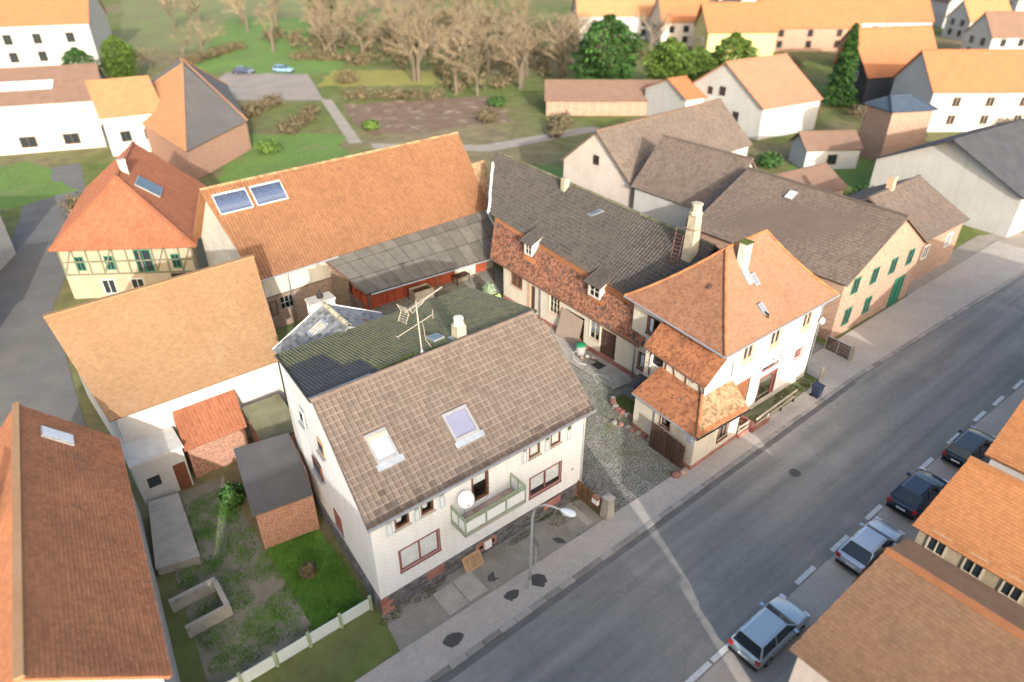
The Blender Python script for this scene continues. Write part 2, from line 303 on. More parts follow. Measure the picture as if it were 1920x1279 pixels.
def one_tile(mb, pt, xa, tw, t0, t1, prof, lift, a, round_=0., ref=None, clamp=True, edge=0.):
    bt, tp, lo = [], [], []
    for fx, h in prof:
        x = xa+fx*tw; dt = round_*(1-abs(2*fx-1)) if round_ else 0
        xb = min(max(x, pt.xl(t0)), pt.xr(t0)) if clamp else x; xt = min(max(x, pt.xl(t1)), pt.xr(t1)) if clamp else x
        bt.append(pt.P(xb, t0-dt, h+lift)); tp.append(pt.P(xt, t1, h)); lo.append(pt.P(xb, t0-dt, -.005))
    n = len(prof)
    if edge:
        md = [lerp(x, y, edge) for x, y in zip(bt, tp)]; vs = bt+tp+lo+md
        fs = [(3*n+i, 3*n+i+1, n+i+1, n+i) for i in range(n-1)]+[(2*n+i, 2*n+i+1, i+1, i) for i in range(n-1)]+[(i, i+1, 3*n+i+1, 3*n+i) for i in range(n-1)]; k0 = len(mb.f)+2*(n-1)
        for j in range(n-1): mb.mi[k0+j] = 1
        if n > 6:
            k1 = len(mb.f); mb.mi[k1] = mb.mi[k1+n-2] = 2
    else:
        vs = bt+tp+lo; fs = [(i, i+1, n+i+1, n+i) for i in range(n-1)]+[(2*n+i, 2*n+i+1, i+1, i) for i in range(n-1)]
    if ref is not None: vs = [p-ref for p in vs]
    mb.add(vs, fs, a)
def tile_field(mb, pt, tw, th, prof, lift=.03, stagger=False, skip=None, row0=0, round_=0., rag=0., edge=0.):
    rows = max(1, round(pt.S/th)); t_r = 1/rows
    for k in range(row0, rows):
        t0, t1 = k*t_r-.1*t_r, (k+1)*t_r; tm = (k+.5)*t_r; a, b = pt.xl(tm), pt.xr(tm); off = tw/2 if (stagger and k % 2) else 0
        for i in range(int(math.floor((min(a, pt.xl(t0))-off)/tw))-1, int(math.ceil((max(b, pt.xr(t0))-off)/tw))+1):
            xa = i*tw+off; lo, hi = max(xa, a), min(xa+tw, b)
            if hi-lo < .12*tw: continue
            if skip and skip(xa+tw/2, tm): continue
            one_tile(mb, pt, xa, tw, t0, t1, prof, lift+random.uniform(-rag, rag), .02+.96*random.random(), round_*t_r, edge=edge)
    return rows
def ridge_caps(parent, P0, P1, r, ln, m, name='ridge_tile', sag=0.):
    P0, P1 = V(P0), V(P1); d = P1-P0; n = max(1, round(d.length/ln)); x = d.normalized()
    if not sag:
        mb = MB(); s = d.length/n
        pr = [(math.cos(a)*1., math.sin(a)) for a in [R(-10+200*i/6) for i in range(7)]]
        vs = [(0, c*r*1.08, z*r*1.08) for c, z in pr]+[(s*1.06, c*r*.95, z*r*.95) for c, z in pr]+[(0, c*r*.9, z*r*.9) for c, z in pr]
        mb.add(vs, [(i, i+1, i+8, i+7) for i in range(6)]+[(14+i, 15+i, i+1, i) for i in range(6)]); me = mb.mesh(name, m)
    for i in range(n):
        a, b = lerp(P0, P1, i/n), lerp(P0, P1, (i+1)/n)
        if sag:
            a.z -= sag*4*(i/n)*(1-i/n); b.z -= sag*4*((i+1)/n)*(1-(i+1)/n)
            if i == 0:
                mb = MB(); s = (b-a).length; pr = [(math.cos(q), math.sin(q)) for q in [R(-10+200*j/6) for j in range(7)]]
                vs = [(0, c*r*1.08, z*r*1.08) for c, z in pr]+[(s*1.1, c*r*.95, z*r*.95) for c, z in pr]+[(0, c*r*.9, z*r*.9) for c, z in pr]
                mb.add(vs, [(j, j+1, j+8, j+7) for j in range(6)]+[(14+j, 15+j, j+1, j) for j in range(6)]); me = mb.mesh(name, m)
        xx = (b-a).normalized(); y = V((0,0,1)).cross(xx).normalized(); z = xx.cross(y)
        mt = Matrix((xx, y, z)).transposed().to_4x4(); mt.translation = a
        o = bpy.data.objects.new(name, me); col.objects.link(o); o.parent = parent; o.matrix_parent_inverse = WM(parent).inverted()
        o.matrix_basis = mt
class Fr:
    """wall frame: x along the wall, z up, d outward"""
    def __init__(s, a, b, out): s.o = V((a[0], a[1], 0)); e = V((b[0]-a[0], b[1]-a[1], 0)); s.L = e.length; s.e = e.normalized(); s.n = V((s.e.y, -s.e.x, 0)); s.n *= (1 if s.n.dot(V((out[0], out[1], 0))) > 0 else -1)
    def P(s, x, z, d=0.): p = s.o+s.e*x+s.n*d; return V((p.x, p.y, z))
    def box(s, mb, x0, x1, z0, z1, d0, d1, a=0.): return mb.hexa([s.P(x0,z0,d0), s.P(x1,z0,d0), s.P(x1,z0,d1), s.P(x0,z0,d1), s.P(x0,z1,d0), s.P(x1,z1,d0), s.P(x1,z1,d1), s.P(x0,z1,d1)], a)
def wall_holes(mb, fr, x0, x1, z0, z1, holes=(), depth=.2, d=0.):
    xs = sorted({x0, x1, *[h[0] for h in holes], *[h[1] for h in holes]}); zs = sorted({z0, z1, *[h[2] for h in holes], *[h[3] for h in holes]})
    for i in range(len(xs)-1):
        for j in range(len(zs)-1):
            cx, cz = (xs[i]+xs[i+1])/2, (zs[j]+zs[j+1])/2
            if any(h[0] < cx < h[1] and h[2] < cz < h[3] for h in holes): continue
            mb.add([fr.P(xs[i],zs[j],d), fr.P(xs[i+1],zs[j],d), fr.P(xs[i+1],zs[j+1],d), fr.P(xs[i],zs[j+1],d)], [(0,1,2,3)])
    for a, b, c, e in [h[:4] for h in holes]:
        for p, q in (((a,c),(b,c)), ((b,c),(b,e)), ((b,e),(a,e)), ((a,e),(a,c))):
            mb.add([fr.P(*p,d), fr.P(*q,d), fr.P(*q,d-depth), fr.P(*p,d-depth)], [(0,1,2,3)])
def window(parent, fr, x0, x1, z0, z1, fm, cols=1, rows=1, dep=.12, fw=.07, curtain=None, sill=None, trim=None, glass='glass', name='window', d=0., back=True):
    mb = MB(); q = d-dep
    for a in ((x0,x1,z0,z0+fw), (x0,x1,z1-fw,z1), (x0,x0+fw,z0+fw,z1-fw), (x1-fw,x1,z0+fw,z1-fw)): fr.box(mb, *a, q-.05, q+.03)
    for i in range(1, cols): x = lerp(x0, x1, i/cols); fr.box(mb, x-fw*.5, x+fw*.5, z0+fw, z1-fw, q-.05, q+.028)
    for j in range(1, rows): z = lerp(z0+fw, z1-fw, j/rows); fr.box(mb, x0+fw, x1-fw, z-.02, z+.02, q-.04, q+.024)
    w_ = mb.build(name, fm, parent)
    for i in range(cols):
        for j in range(rows):
            a, b = lerp(x0, x1, i/cols)+fw*.5, lerp(x0, x1, (i+1)/cols)-fw*.5; c, e = lerp(z0+fw, z1-fw, j/rows), lerp(z0+fw, z1-fw, (j+1)/rows)
            pm = MB(); fr.box(pm, a, b, c, e, q-.022, q-.010); pm.build('pane', M[glass], w_)
    if curtain:
        for (ca, cb, cz) in curtain:
            cm = MB(); n = max(4, int((cb-ca)/.05)); pts = [(lerp(ca, cb, i/n), .012*math.sin(i*1.9)) for i in range(n+1)]
            for i in range(n): cm.add([fr.P(pts[i][0], cz, q-.04+pts[i][1]), fr.P(pts[i+1][0], cz, q-.04+pts[i+1][1]), fr.P(pts[i+1][0], z1-.03, q-.04+pts[i+1][1]), fr.P(pts[i][0], z1-.03, q-.04+pts[i][1])], [(0,1,2,3)])
            cm.build('curtain', M['curtain'], w_)
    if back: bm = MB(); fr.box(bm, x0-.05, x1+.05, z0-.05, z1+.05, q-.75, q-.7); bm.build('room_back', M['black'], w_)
    if sill: sm = MB(); fr.box(sm, x0-.08, x1+.08, z0-sill[0], z0-.003, q, d+sill[1]); sm.build('sill', sill[2], w_)
    if trim:
        tm = MB(); k = trim[0]
        for a in ((x0-k,x0-.002,z0-.002,z1+k), (x1+.002,x1+k,z0-.002,z1+k), (x0-.002,x1+.002,z1+.002,z1+k)): fr.box(tm, *a, d-.05, d+.03)
        if not sill: fr.box(tm, x0-k, x1+k, z0-k, z0-.004, d-.05, d+.04)
        tm.build('surround', trim[1], w_)
    return w_
def gutter(parent, p, q, r=.08, m='zinc'): mb = MB(); mb.tube([p, q], r, 8); return mb.build('gutter', M[m], parent)
def pipe(parent, pts, r=.05, m='zinc', name='downpipe'): mb = MB(); mb.tube(pts, r, 8); return mb.build(name, M[m], parent, True)
def text_obj(txt, size, fr, x, z, d, m, parent, name='number'):
    cu = bpy.data.curves.new('t', 'FONT'); cu.body = txt; cu.size = size; cu.extrude = .008; cu.align_x = 'CENTER'
    o = bpy.data.objects.new('t', cu); col.objects.link(o); bpy.context.view_layer.update()
    me = bpy.data.meshes.new_from_object(o.evaluated_get(bpy.context.evaluated_depsgraph_get())); bpy.data.objects.remove(o); me.materials.clear(); me.materials.append(m)
    mt = Matrix((fr.e, V((0,0,1)), fr.n)).transposed().to_4x4(); mt.translation = fr.P(x, z, d); me.transform(mt)
    return link(name, me, parent)
def deck(pt, th=.1): return [pt.P(pt.xl(0),0,-.012), pt.P(pt.xr(0),0,-.012), pt.P(pt.xr(1),1,-.012), pt.P(pt.xl(1),1,-.012)]
def deck_add(mb, pt, th=.1, n=1):
    for k in range(n):
        a, b = k/n, (k+1)/n
        q = [pt.P(pt.xl(a),a,-.012), pt.P(pt.xr(a),a,-.012), pt.P(pt.xr(b),b,-.012), pt.P(pt.xl(b),b,-.012)]
        if (q[2]-q[3]).length < 1e-4: q = q[:3]
        mb.slab(q, -pt.n*th)

# ------------------------------------------------------------------ setting: ground, street, yard
def rough_poly(poly, k=2.0, amp=.9):
    r = random.Random(5); out = []
    for i, p in enumerate(poly):
        q = poly[(i+1)%len(poly)]; n = max(1, int(math.dist(p, q)/k))
        out += [(lerp(p[0],q[0],j/n)+r.uniform(-amp,amp), lerp(p[1],q[1],j/n)+r.uniform(-amp,amp)) for j in range(n)]
    return out
def sheet(name, poly, z, m): mb = MB(); mb.add([(x,y,z) for x,y in poly], [tuple(range(len(poly)))]); o = mb.build(name, m); return struct(o)
sheet('ground', [(-700,-500),(1400,-500),(1400,1400),(-700,1400)], 0, M['ground'])
sheet('road', [(-80,-12.2),(38,-12.2),(75,-13.4),(170,-24),(170,-15),(75,-5.6),(38,-4.3),(0,-4.75),(-80,-5.6)], .006, M['asphalt'])
sheet('parking_lane', [(-80,-14.4),(38,-14.4),(75,-15.6),(170,-26),(170,-24.01),(75,-13.41),(38,-12.21),(-80,-12.21)], .006, M['asphalt2'])
mb = MB(); mb.prism([(-80,-20),(38,-20),(75,-20),(170,-32),(170,-26.02),(75,-15.62),(38,-14.42),(-80,-14.42)], 0, .12); struct(mb.build('far_pavement', M['asphalt2']))
mb = MB(); mb.prism([(-80,-5.2),(0,-4.42),(38,-3.97),(75,-5.2),(75,-.4),(36.2,-.4),(36.2,-2.72),(14,-2.52),(0,-2.4),(-80,-3.2)], 0, .07); struct(mb.build('pavement', M['asphalt2']))
kerb = struct(sheet('kerb_bed', [(-80,-5.57),(0,-4.74),(38,-4.29),(75,-5.59),(75,-5.21),(38,-3.98),(0,-4.43),(-80,-5.21)], .01, M['kerb'])); ks = MB(); ks.box(0,.97,0,.3,0,.085); km = ks.mesh('kerb_stone', M['kerb'])
for i in range(-3, 62):
    x = i*1.0; y = lerp(-4.74, -4.29, x/38) if x < 38 else lerp(-4.29, -5.59, (x-38)/37)
    o = link('kerb_stone', km, kerb); o.location = (x, y, .011); o.rotation_euler.z = math.atan(.45/38) if x < 38 else math.atan(-1.3/37)
lane = struct(sheet('gutter_strip', [(-80,-5.9),(0,-5.1),(38,-4.62),(38,-4.30),(0,-4.76),(-80,-5.58)], .010, mat('gutter paving', (.16,.15,.145), (.12,.115,.11), .8, .85)))
for i, u in enumerate([9,10.9,14,18,21.5,25.3,28.6,32,36,40,43,46.4,50,54,58]):
    m_ = MB(); a = u; b = u+1.75; yy = -12.0 if u < 38 else -12.0-(u-38)*.032
    m_.add([(a,yy-.13,.0112),(b,yy-.13,.0112),(b,yy+.13,.0112),(a,yy+.13,.0112)], [(0,1,2,3)]); struct(m_.build('lane_marking', M['line']))
sheet('forecourt', [(-.4,-2.42),(13.2,-2.5),(13.3,-.02),(-.1,-.02)], .012, M['forecourt'])
for nm, poly in [('dark_patch', [(5.3,-1.75),(5.5,-1.5),(5.9,-1.4),(5.75,-1.75),(5.95,-2.0),(5.6,-1.95)]), ('dark_patch', [(9.9,-1.7),(10.4,-2.0),(10.3,-2.35),(10.0,-2.2)]), ('dark_patch', [(1.4,-3.3),(1.9,-3.1),(2.4,-3.3),(2.5,-3.6),(2.1,-3.85),(1.6,-3.75)]), ('dark_patch', [(7.0,-3.0),(7.5,-2.95),(7.9,-3.3),(7.8,-3.75),(7.3,-3.85),(7.05,-3.5)]), ('dark_patch', [(5.3,-3.1),(5.8,-2.95),(6.2,-3.2),(6.0,-3.5),(5.5,-3.55)])]:
    sheet(nm, rough_poly(poly, .16, .06), .076 if poly[0][1] < -2.5 else .018, M['patch'])  # flat dark sheets with ragged edges, laid just above the paving
for (a, b, c, d_) in [(2.55,-2.25,3.75,-.65),(3.8,-2.2,5.0,-.62),(12.1,-2.2,12.6,-.3)]:
    mb = MB(); mb.box(a,c,b,d_,.013,.06); struct(mb.build('concrete_slab', M['concrete']))
YARD = [(13.7,-2.55),(20.3,-2.75),(20.9,2.5),(25.3,5.8),(25.4,22.5),(28.5,25),(28.5,28.4),(11,28.6),(9.7,16.1),(14.4,12.6)]
yard = sheet('yard', YARD, .014, M['joint'])
def inside(x, y, poly):
    r = False; j = len(poly)-1
    for i in range(len(poly)):
        (xi, yi), (xj, yj) = poly[i], poly[j]
        if (yi > y) != (yj > y) and x < (xj-xi)*(y-yi)/(yj-yi)+xi: r = not r
        j = i
    return r
COB_SKIP = [(22.8,6),(25.4,6),(25.4,25),(22.9,25)]
mb = MB(); sp_ = .118
for i in range(int(17/sp_)):
    for j in range(int(31.5/sp_)):
        x0 = 11.5+i*sp_; y0 = -2.7+j*sp_
        x = x0+.022*random.uniform(-1,1)+(sp_/2 if j % 2 else 0); y = y0+.018*random.uniform(-1,1)+.30*abs(math.sin(x0*1.35))-.1
        if not inside(x, y, YARD) or inside(x, y, COB_SKIP): continue
        if 14.6 < y < 20 and x < 20: continue
        a = sp_*.46*random.uniform(.85,1.05); b = sp_*.44*random.uniform(.85,1.05); h = .034+random.uniform(-.005,.007); k = .84; q = random.uniform(-.12,.12)
        mb.add([(x-a,y-b+q*a,.012),(x+a,y-b-q*a,.012),(x+a,y+b-q*a,.012),(x-a,y+b+q*a,.012),(x-a*k,y-b*k,h),(x+a*k,y-b*k,h),(x+a*k,y+b*k,h),(x-a*k,y+b*k,h)],
               [(4,5,6,7),(0,1,5,4),(1,2,6,5),(2,3,7,6),(3,0,4,7)], .02+.96*random.random())
struct(mb.build('cobbles', M['cobble'], yard), 'stuff')
mb = MB(); mb.prism([(22.9,6.2),(25.3,6.0),(25.35,22.4),(24.2,24.5),(22.4,24.0),(22.9,18)], 0, .09); struct(mb.build('concrete_strip', M['concrete']))
mb = MB(); mb.prism([(36.0,-2.7),(41,-2.7),(41,8),(36.0,8)], 0, .02); gy = struct(mb.build('gateway_paving', M['joint'])); mb = MB()
for i in range(36):
    for j in range(60):
        x = 36.1+i*.135+(.06 if j % 2 else 0); y = -2.6+j*.135+.2*abs(math.sin(x*1.5)); a = .06
        mb.add([(x-a,y-a,.021),(x+a,y-a,.021),(x+a,y+a,.021),(x-a,y+a,.021),(x-a*.7,y-a*.7,.05),(x+a*.7,y-a*.7,.05),(x+a*.7,y+a*.7,.05),(x-a*.7,y+a*.7,.05)], [(4,5,6,7),(0,1,5,4),(1,2,6,5),(2,3,7,6),(3,0,4,7)], .02+.96*random.random())
struct(mb.build('gateway_cobbles', M['cobble'], gy), 'stuff')
def tufts(name, spots, m, label=None, h=(.04,.10), wdt=.02):
    mb = MB()
    for (cx, cy, cz, rx, ry, n) in spots:
        for _ in range(n):
            r_, a_ = math.sqrt(random.random()), random.uniform(0, 6.283); x, y = cx+rx*r_*math.cos(a_), cy+ry*r_*math.sin(a_); hh = random.uniform(*h); b_ = random.uniform(0, 6.283); wx, wy = wdt*math.cos(b_), wdt*math.sin(b_); lx, ly = random.uniform(-.5,.5)*hh, random.uniform(-.5,.5)*hh
            mb.add([(x-wx,y-wy,cz),(x+wx,y+wy,cz),(x+lx,y+ly,cz+hh)], [(0,1,2)], random.random())
    o = struct(mb.build(name, m), 'stuff'); tag(o, label or 'low green tufts on the ground', 'plants'); return o
tufts('moss_tufts', [(u+random.random(), random.uniform(-.55,-.1), .015, .7, .28, 260) for u in (0,.8,1.6,2.2,9.8,10.6,11.5,12.3,12.9)]+[(8.6,-.5,.015,.9,.25,300),(11.6,-.9,.015,1.2,.45,350)]+[(random.uniform(17.5,20.6), v, .02, .8, 1.0, 160) for v in (1,2,3,4,5,6,7,8)]+[(19.6,-1.5,.02,.5,1.0,150),(20.8,4.5,.02,1.0,1.0,500),(21.8,6,.02,.8,.8,300)]+[(23.7,v,.1,.9,.8,170) for v in (6.5,8,9.5,20.5,22)], M['moss'], 'green moss and weeds in the forecourt and yard edges')
mb = MB(); mb.prism([(25.6,-2.95),(35.3,-2.75),(35.3,-1.67),(25.6,-1.67)], 0, .16); struct(mb.build('terrace', mat('mossy terrace', (.19,.185,.11), (.10,.115,.045), 1.2, .95)))
tufts('terrace_moss', [(u, random.uniform(-2.6,-2.0), .16, .8, .4, 300) for u in (27,28,31,32,33,34,34.8)], M['moss'], 'moss carpet on the terrace before the white house')
for i, (x, y, lb) in enumerate(((17.0,-8.6,'round iron manhole cover in the middle of the road'), (25.5,-7.2,'round iron manhole cover in the road before the white house'), (4.0,-7.9,'round iron manhole cover in the road before the balcony house'))[1:2]):
    q = MB(); q.lathe([(.36,.0125),(.36,.02),(.30,.021),(.29,.016),(.05,.016)], (x,y,0), 20); tag(q.build('manhole_cover', M['rustIron']), lb, 'manhole cover')
# gardens beside and behind
sheet('lawn', [(-3.1,1.2),(-.35,1.2),(-.1,7.6),(-3.0,7.8)], .02, M['lawn'])
tufts('lawn_grass', [(random.uniform(-3,-.3), random.uniform(1.3,7.4), .02, .5, .5, 260) for _ in range(110)], M['grass'], 'bright green lawn beside the clad side wall', (.05,.13), .013)
sheet('garden_plot', [(-8.2,1.2),(-3.15,1.2),(-3.05,15),(-7,15.3)], .012, mat('dark garden ground', (.24,.215,.17), (.15,.14,.10), .7, .95, spots=(((.10,.15,.04),.5,.52,.12),)))
tufts('garden_weeds', [(random.uniform(-7.5,-3.3), random.uniform(1.4,14), .013, .5, .5, 130) for _ in range(120)], M['grass'], 'weedy growth in the dark garden plot', (.05,.15))
for nm, poly, m in [('field', [(35,150),(60,128),(120,205),(75,240)], M['fieldG']), ('field', [(18,60),(30,64),(39,82),(28,92),(16,72)], M['fieldG']), ('field', [(51,118),(72,104),(80,118),(62,132)], mat('olive meadow', (.25,.23,.055), (.20,.18,.05), .3, .95)),
                 ('soil_bed', [(42,78),(66,72),(74,90),(48,101)], M['soil']), ('gravel_yard', [(28,122),(47,106),(58,140),(46,152)], mat('pale yard', (.29,.245,.21), (.22,.195,.175), .2, .95)),
                 ('garden_path', [(37.5,77),(39.2,76),(48.5,106),(46.8,107)], M['gravel']), ('garden_path', [(39,72),(52,60),(74,58),(74,61),(53,63.5),(40,75)], M['gravel']), ('lane', [(-14,20),(-9,20),(-7.6,46),(0,70),(3,92),(-3,92),(-7,72),(-13,48)], mat('lane asphalt', (.15,.145,.135), (.12,.115,.11), .4, .9)),
                 ('garden_patch', [(47,42),(58,36),(63,44),(52,50)], M['fieldG']), ('garden_patch', [(75,18),(88,14),(92,24),(80,28)], M['fieldG']), ('garden_patch', [(-10,75),(0,80),(-2,98),(-14,92)], M['fieldG']), ('meadow', [(30,190),(70,160),(110,215),(150,300),(60,320)], mat('winter meadow', (.17,.20,.065), (.165,.15,.075), .05, .95, grain=.3)),
                 ('gravel_bed', [(50,84),(60,80),(64,86),(54,92)], M['gravel']), ('side_street', [(55,-.5),(78,-6),(80,-1),(75,1.5),(66.5,1.5),(66.5,8),(76,9),(56,10)], M['gravel'])]:
    sheet(nm, rough_poly(poly) if nm in ('field','soil_bed','garden_patch','meadow','gravel_bed') else poly, .02+.004*random.random(), m)

# ------------------------------------------------------------------ front house with brown roof (white shingle cladding)
A = thing('front_house', 'white shingle-clad house with brown tiled front roof and green-white balcony', 'house', (7,4,0))
fA = Fr((0,0), (13.65,0), (0,-1))
UPW = [(1.25,2.05,5.13,6.3), (2.70,3.44,5.13,6.3), (9.50,10.30,5.02,6.17), (11.05,11.80,5.02,6.17)]
LOW = [(1.30,3.58,2.18,3.63), (9.62,11.92,2.05,3.52)]; DOOR = [(5.70,6.82,4.05,6.27)]
mb = MB(); wall_holes(mb, fA, 0, 13.65, 1.05, 6.58, UPW+LOW+DOOR, .16)
RA = lambda v: 6.42+(v+.3)*.7547 if v < 5 else 10.36-(v-5)*.2237
mb.add([(13.65,0,1.0),(14.05,5.0,1.0),(14.6,12.4,1.0),(14.6,12.4,RA(12.4)-.1),(14.05,5,RA(5)-.15),(13.65,0,6.55)], [(0,1,2,3,4,5)])
mb.add([(14.6,12.4,0),(1.2,12.4,0),(1.2,12.4,8.5),(14.6,12.4,8.5)], [(0,1,2,3)])
wallA = mb.build('wall', M['clad'], A)
mb = MB()
LPTS = [(0,0),(.36,5),(.65,9),(1.2,12.4)]
mb.add([(x,y,1.0) for x,y in LPTS]+[(1.2,12.4,RA(12.4)-.12),(.65,9,RA(9)-.12),(.36,5,RA(5)-.16),(0,0,6.52)], [(3,2,1,0,7,6,5,4)])
sideA = mb.build('side_wall', M['cladSide'], A)
fS = Fr((0,0), (.65,9), (-1,0))
for (v0, v1, z0, z1, m_) in [(5.2,6.1,6.5,7.35,'crate'), (6.6,7.9,3.85,4.8,'brownFrame'), (4.5,5.5,1.6,2.8,'redTrim'), (8.0,8.7,6.7,7.6,'white')]:
    q = MB(); fS.box(q, v0, v1, z0, z1, .0, .05); wn = q.build('window', M[m_], sideA); q = MB(); fS.box(q, v0+.12, v1-.12, z0+.12, z1-.12, .05, .058); q.build('pane', M['carglass'], wn) if m_ != 'redTrim' else None
    q = MB(); fS.box(q, v0-.1, v1+.1, z0-.14, z0-.02, .0, .16); q.build('sill', M['zinc'], wn)
# plinth of dark coursed stone with sandstone corners
mb = MB(); mb.prism([(-.06,-.06),(13.72,-.06),(14.66,12.4),(1.15,12.4),(.6,9)], 0, 1.04); pl = mb.build('plinth', M['stone'], A)
mb = MB()
for k in range(9):
    x = .5-.2*random.random(); z = .02+k*.115
    while x < 13.1:
        w_ = random.uniform(.18,.5); d_ = random.uniform(.02,.06)
        if x+w_ > 13.2: break
        fA.box(mb, x, x+w_-.018, z, z+.1, .055, .055+d_+.01, .02+.96*random.random()); x += w_
struct(mb.build('plinth_stones', M['stone'], pl), 'stuff')
mb = MB()
for k in range(9):
    y = .1; z = .02+k*.115
    while y < 8.7: w_ = random.uniform(.2,.5); fS.box(mb, y, y+w_-.02, z, z+.1, .07, .10+random.uniform(0,.03), .02+.96*random.random()); y += w_
struct(mb.build('side_plinth_stones', M['stone'], pl), 'stuff')
for k, w_ in enumerate((.62,.42,.6,.4)):
    for x0, x1 in ((-.05,w_), (13.68-w_*.8,13.68)):
        q = MB(); fA.box(q, x0, x1, .01+k*.265, .25+k*.265, .0, .135+.004*k, .1); q.build('corner_stone', M['sandstone'], pl)
for (x0, x1, z0, z1) in [(2.6,3.7,.55,1.05), (5.75,7.15,.35,.95), (10.6,11.9,.5,1.04)]:
    q = MB(); fA.box(q, x0, x1, z0, z1, .05, .14); q.build('cellar_lintel', M['sandstone'], pl)
for (x0, x1) in [(5.95,6.2),(6.8,7.0)]: q = MB(); fA.box(q, x0, x1, .5, .78, .14, .147); q.build('cellar_opening', M['black'], pl)
q = MB(); fA.box(q, 6.28, 6.74, .36, .88, .145, .24); q.build('meter_box', M['white'], pl)
# windows
for i, (x0, x1, z0, z1) in enumerate(UPW):
    window(A, fA, x0, x1, z0, z1, M['brownFrame'], 1, 1, .05, .11, [(x0+.1, x0+.42, z0+.35)] if i < 2 else [(x0+.08, x1-.08, z0+.62), (x0+.08, x1-.08, z0+.08)][i % 2:], sill=(.06,.10,M['lightwood']))
window(A, fA, *LOW[0], M['redTrim'], 2, 1, .05, .08, [(1.4,3.5,2.25)], sill=(.10,.06,M['redTrim']), trim=(.06,M['redTrim']))
lw = window(A, fA, *LOW[1], M['redTrim'], 2, 1, .05, .08, [(9.7,10.7,2.5),(10.8,11.85,2.4)], sill=(.10,.06,M['redTrim']), trim=(.06,M['redTrim']))
dr = window(A, fA, *DOOR[0], M['brownFrame'], 1, 1, .08, .16, [(5.86,6.66,5.2)], name='balcony_door'); q = MB()
for k in range(6):
    a = k*math.pi/6; c = fA.P(6.2, 5.75, -.1); e_ = fA.e*math.cos(a)*.2+V((0,0,1))*math.sin(a)*.2; q.bar(c-e_, c+e_, .03, .01, (0,-1,0))
q.build('window_star', M['white'], dr)
SH = [(.72,4.99,6.27),(2.24,4.96,6.22),(3.68,4.96,6.24),(8.97,4.9,6.2),(10.56,4.88,6.14),(12.17,4.83,6.04)]
for x, z0, z1 in SH:
    q = MB(); fA.box(q, x, x+.43, z0, z1, .02, .06); s = q.build('shutter', M['shutW'], A)
    q = MB(); fA.box(q, x+.08, x+.35, z1-.42, z1-.1, .06, .066); q.build('shutter_louvre', M['shutG'], s)
    q = MB()
    for a in ((x+.08,x+.35,z0+.1,z0+.12), (x+.08,x+.35,z1-.52,z1-.5), (x+.08,x+.10,z0+.12,z1-.52), (x+.33,x+.35,z0+.12,z1-.52)): fA.box(q, *a, .06, .066)
    q.build('shutter_line', M['shutB'], s)
text_obj('31', .24, fA, 12.87, 2.3, .012, M['plastic'], A)
# roof
pA = Patch((-.22,-.3,6.42), (13.98,-.3,6.42), (.16,5,10.42), (14.36,5,10.42))
mb = MB(); mb.slab([pA.P(0,0,-.012), pA.P(pA.xr(0),0,-.012), pA.P(pA.xr(.77),.77,-.012), pA.P(14.0,1,-.012), pA.P(pA.xl(1),1,-.012)], -pA.n*.12)
mb.slab([(13.78,5,10.38),(14.24,3.78,9.45),(14.46,6.3,10.0)], (-.03,0,-.08))
rfA = mb.build('roof', M['tileA_old'], A)
SK = [(1.55,2.72,1.66,2.9), (5.62,7.1,1.12,2.38)]
def skA(x, t):
    u = x-.22; v = t*5.3-.3
    if t > .77 and x > pA.xr(t)-(t-.77)/.23*.58: return True
    return any(a-.05 < u < b+.05 and c-.05 < v < d_+.05 for a, b, c, d_ in SK)
rowsA = round(pA.S/.345); trA = 1/rowsA; TWA = .30; protos = {}
def proto(mk):
    if mk not in protos:
        q = MB(); one_tile(q, pA, 6.0, TWA, 2*trA-.1*trA, 3*trA, PAN, .045, 0, ref=pA.P(6.0, 2*trA), edge=.10); protos[mk] = q.mesh('roof_tile', [M[mk], M['edgeA'], M['jointA']])
    return protos[mk]
for k in range(6):
    tm = (k+.5)*trA
    for i in range(-1, 50):
        xa = i*TWA; a, b = pA.xl(tm), pA.xr(tm); lo, hi = max(xa, a), min(xa+TWA, b)
        if hi-lo < .03 or skA(xa+.15, tm): continue
        mk = 'tileA_old' if k < 1 or (k == 1 and random.random() < .6) or random.random() < .03 else 'tileA'
        if xa >= a+.04 and xa+TWA <= b-.04: o = link('roof_tile', proto(mk), rfA); o.location = pA.P(xa, k*trA)+pA.n*random.uniform(-.003,.004)
        else: q = MB(); one_tile(q, pA, xa, TWA, (k-.1)*trA, (k+1)*trA, PAN, .045, 0, edge=.10); q.build('roof_tile', [M[mk], M['edgeA'], M['jointA']], rfA)
mb = MB(); tile_field(mb, pA, TWA, .345, PAN, .045, skip=skA, row0=6, rag=.003, edge=.10); struct(mb.build('upper_roof_tiles', [M['tileA'], M['edgeA'], M['jointA']], rfA), 'stuff')
ridge_caps(rfA, (.1,5.02,10.40), (13.85,5.02,10.40), .13, .36, M['tileA'])
def edge_strip(parent, pts, w_, h_, m, name='verge'): q = MB(); [q.bar(pts[i], pts[i+1], w_, h_) for i in range(len(pts)-1)]; return q.build(name, m, parent)
edge_strip(rfA, [(-.2,-.3,6.37), (.18,5,10.37)], .05, .16, M['tileA_old']); edge_strip(rfA, [(14.0,-.3,6.37), (14.27,3.8,9.46)], .05, .16, M['tileA_old'])
gutter(A, (-.25,-.38,6.36), (14.05,-.38,6.36)); pipe(A, [(13.55,-.36,6.34),(13.55,-.1,6.0),(13.55,-.09,.1)], .045, 'white')
